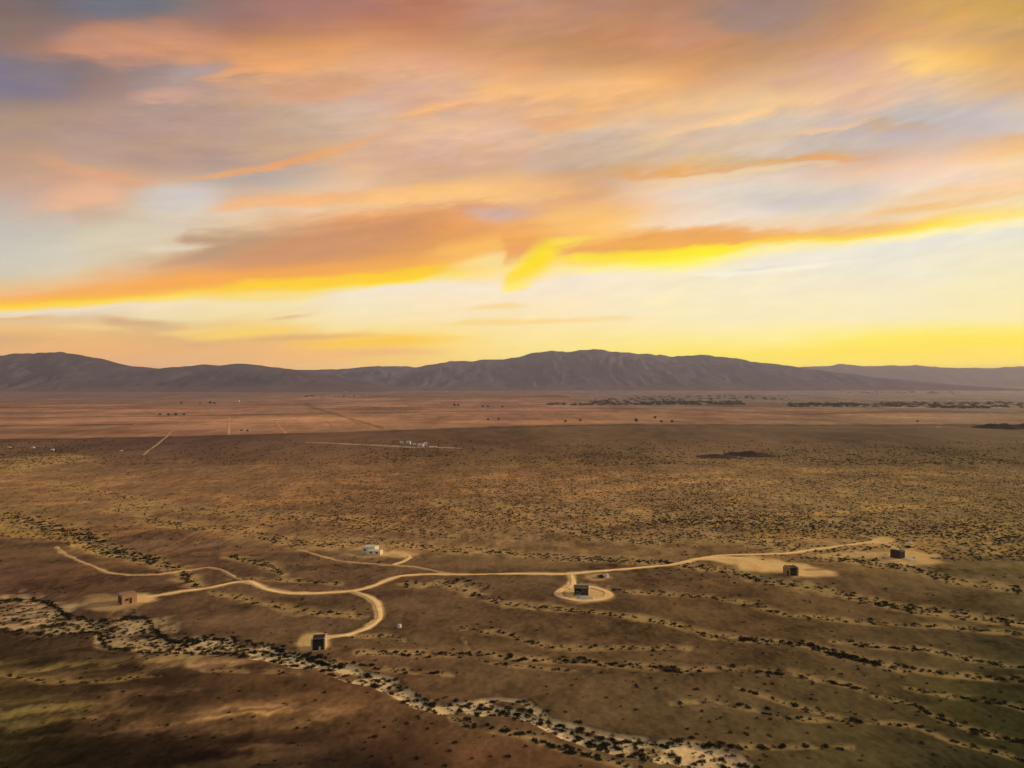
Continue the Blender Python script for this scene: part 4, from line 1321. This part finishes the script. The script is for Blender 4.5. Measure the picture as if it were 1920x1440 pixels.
# 6 white house of two joined blocks
c = place('white_house', 693, 1039.5, -10, "low white house of two joined flat-roofed blocks beside the small loop track", "house")
MB().box(-3.8, 2.4, .6, 5.6, -.4, 2.5).build('wall', M['white'], c, .04)
MB().box(-.2, 6.4, -3.2, .598, -.4, 1.85).build('wall', M['white'], c, .04)
MB().box(-3.6, 2.2, .8, 5.4, 2.502, 2.58).build('roof', M['roofwhite'], c)
MB().box(0, 6.2, -3.0, .4, 1.852, 1.92).build('roof', M['roofwhite'], c)
MB().box(.9, 1.7, 2.2, 3.0, 2.582, 2.9).build('roof_vent', M['whitepaint'], c)
MB().box(-1.6, -.8, .52, .62, 0, 1.9).build('door', M['roofwhite'], c)
for x in (1.4, 4.2):
    f = MB().box(x, x + 1.0, -3.26, -3.18, .7, 1.5).build('window', M['glass'], c)
    MB().box(x - .08, x + 1.08, -3.34, -3.262, .6, .7).build('sill', M['white'], f)
f = MB().box(-3.1, -2.2, .52, .62, .9, 1.8).build('window', M['glass'], c)


def tank(px, py, s, label):
    t = place('water_tank', px, py, 0, label, 'tank')
    MB().cyl(0, 0, 0, s * .8, s * .5, s * .5, 18).build('drum', M['whitepaint'], t)
    MB().cyl(0, 0, s * .802, s * .95, s * .5, s * .12, 18).build('lid', M['concrete'], t)
    MB().box(-s * .62, s * .62, -s * .62, s * .62, -.3, -.01).build('base', M['concrete'], t)
    return t


tank(749, 1175, 1.3, "tiny white tank standing alone right of the looping track")
tank(1137, 1086, 1.7, "pale round tank beside the road above the turning circle")
tank(1706, 1019, 1.6, "small pale tank above the dark corner-on cabin")

# road-side scrub by the tank
for px, py, s, lb in [(1127, 1086, 1.3, "dark green bush left of the pale tank above the turning circle"), (1703, 1025, 1.3, "dark bush just above the dark corner-on cabin")]:
    gx, gy = G(px, py)
    o = bpy.data.objects.new('creosote_bush', bmeshes[2])
    COL.objects.link(o)
    o.location = (gx, gy, hz1(gx, gy) - .05)
    o.scale = (s, s, s)
    tag(o, lb, 'bush')


# far white compound and scattered far buildings
def far_building(px, py, wpx, hpx, rz, label, cat='building', gable=False, mat='whitepaint', group=None):
    sc = CAMH / (py - HZ)
    w = wpx * sc * .9; h = hpx * sc * (.7 if px < 300 else .95)
    w = w * (.7 if px < 300 else 1)
    c = place('far_building', px, py, rz, label, cat, group)
    d = w * .6
    MB().box(-w/2, w/2, -d/2, d/2, -.5, h).build('wall', M[mat], c)
    if gable:
        mb = MB()
        mb.v = [(-w/2 - .3, -d/2 - .3, h), (w/2 + .3, -d/2 - .3, h), (w/2 + .3, d/2 + .3, h), (-w/2 - .3, d/2 + .3, h), (-w/2 - .3, 0, h * 1.45), (w/2 + .3, 0, h * 1.45)]
        mb.f = [[0, 1, 5, 4], [2, 3, 4, 5], [0, 4, 3], [1, 2, 5], [0, 3, 2, 1]]
        mb.build('roof', M['concrete'], c)
    else:
        MB().box(-w/2 - .2, w/2 + .2, -d/2 - .2, d/2 + .2, h + .002, h + .3).build('roof', M['whitepaint'], c)
    MB().box(-w * .1, w * .1, -d/2 - .1, -d/2 - .004, 0, h * .6).build('door', M['glass'], c)
    return c


far_building(753, 832, 6, 4, 5, "leftmost small white building of the far white compound")
far_building(766, 833, 9, 4.5, -8, "low white building second from left in the far white compound", gable=True)
far_building(777, 834.5, 7, 3, 12, "flat white building in the middle of the far white compound")
far_building(789, 836, 12, 4.5, -4, "widest white building of the far compound, nearest the pale track", gable=True)
far_building(798, 835, 7, 6, 8, "tallest white building at the right end of the far compound")
far_building(812, 838, 16, 1.2, 2, "long low pale platform right of the far white compound", 'platform', mat='concrete')
far_building(18, 838, 6, 3, 10, "small white building above the thicket at the left edge of the plain")
far_building(62, 841, 8, 2.4, -10, "low white building above the thicket, middle one at the left edge")
far_building(98, 844, 9, 3, 6, "pale building right of the other two above the left thicket", gable=True)
far_building(227, 847, 7, 2, 0, "lone low white building left of the diagonal straight road")
far_building(447, 754, 4, 3.4, 0, "tiny white building far out on the red flats under the left mountains", gable=True)
far_building(1760, 803, 6, 2.2, 0, "tiny white building at the line of the brown plain on the right")
far_building(648, 728.5 + 7, 3, 2, 0, "tiny pale building at the foot of the mountains left of the red rise")
far_building(837, 735.3, 3, 2, 0, "tiny pale building on top of the red rise")
rr = np.random.default_rng(5)
for k in range(34):
    px = rr.uniform(1040, 1900); py = rr.uniform(747, 764)
    far_building(px, py, rr.uniform(2, 4.5), rr.uniform(.9, 1.5), rr.uniform(-30, 30), "pale low house among the dark groves of the far town", 'house',
                 bool(k % 2), ['whitepaint', 'concrete', 'adobe'][k % 3], 'houses of the far town')

# ------------------------------------------------------------------ haze
hm = bpy.data.materials.new('haze')
hm.use_nodes = True
ht = hm.node_tree
ht.nodes.clear()
pv = ht.nodes.new('ShaderNodeVolumePrincipled')
pv.inputs['Color'].default_value = (.76, .76, .98, 1)
pv.inputs['Density'].default_value = HAZE_D
pv.inputs['Anisotropy'].default_value = 0.2
ho = ht.nodes.new('ShaderNodeOutputMaterial')
ht.links.new(pv.outputs[0], ho.inputs['Volume'])
mb = MB().box(-25500, 25500, -25500, 25500, -5, 720)
hz_o = mb.build('haze', hm)
tag(hz_o, kind='stuff')
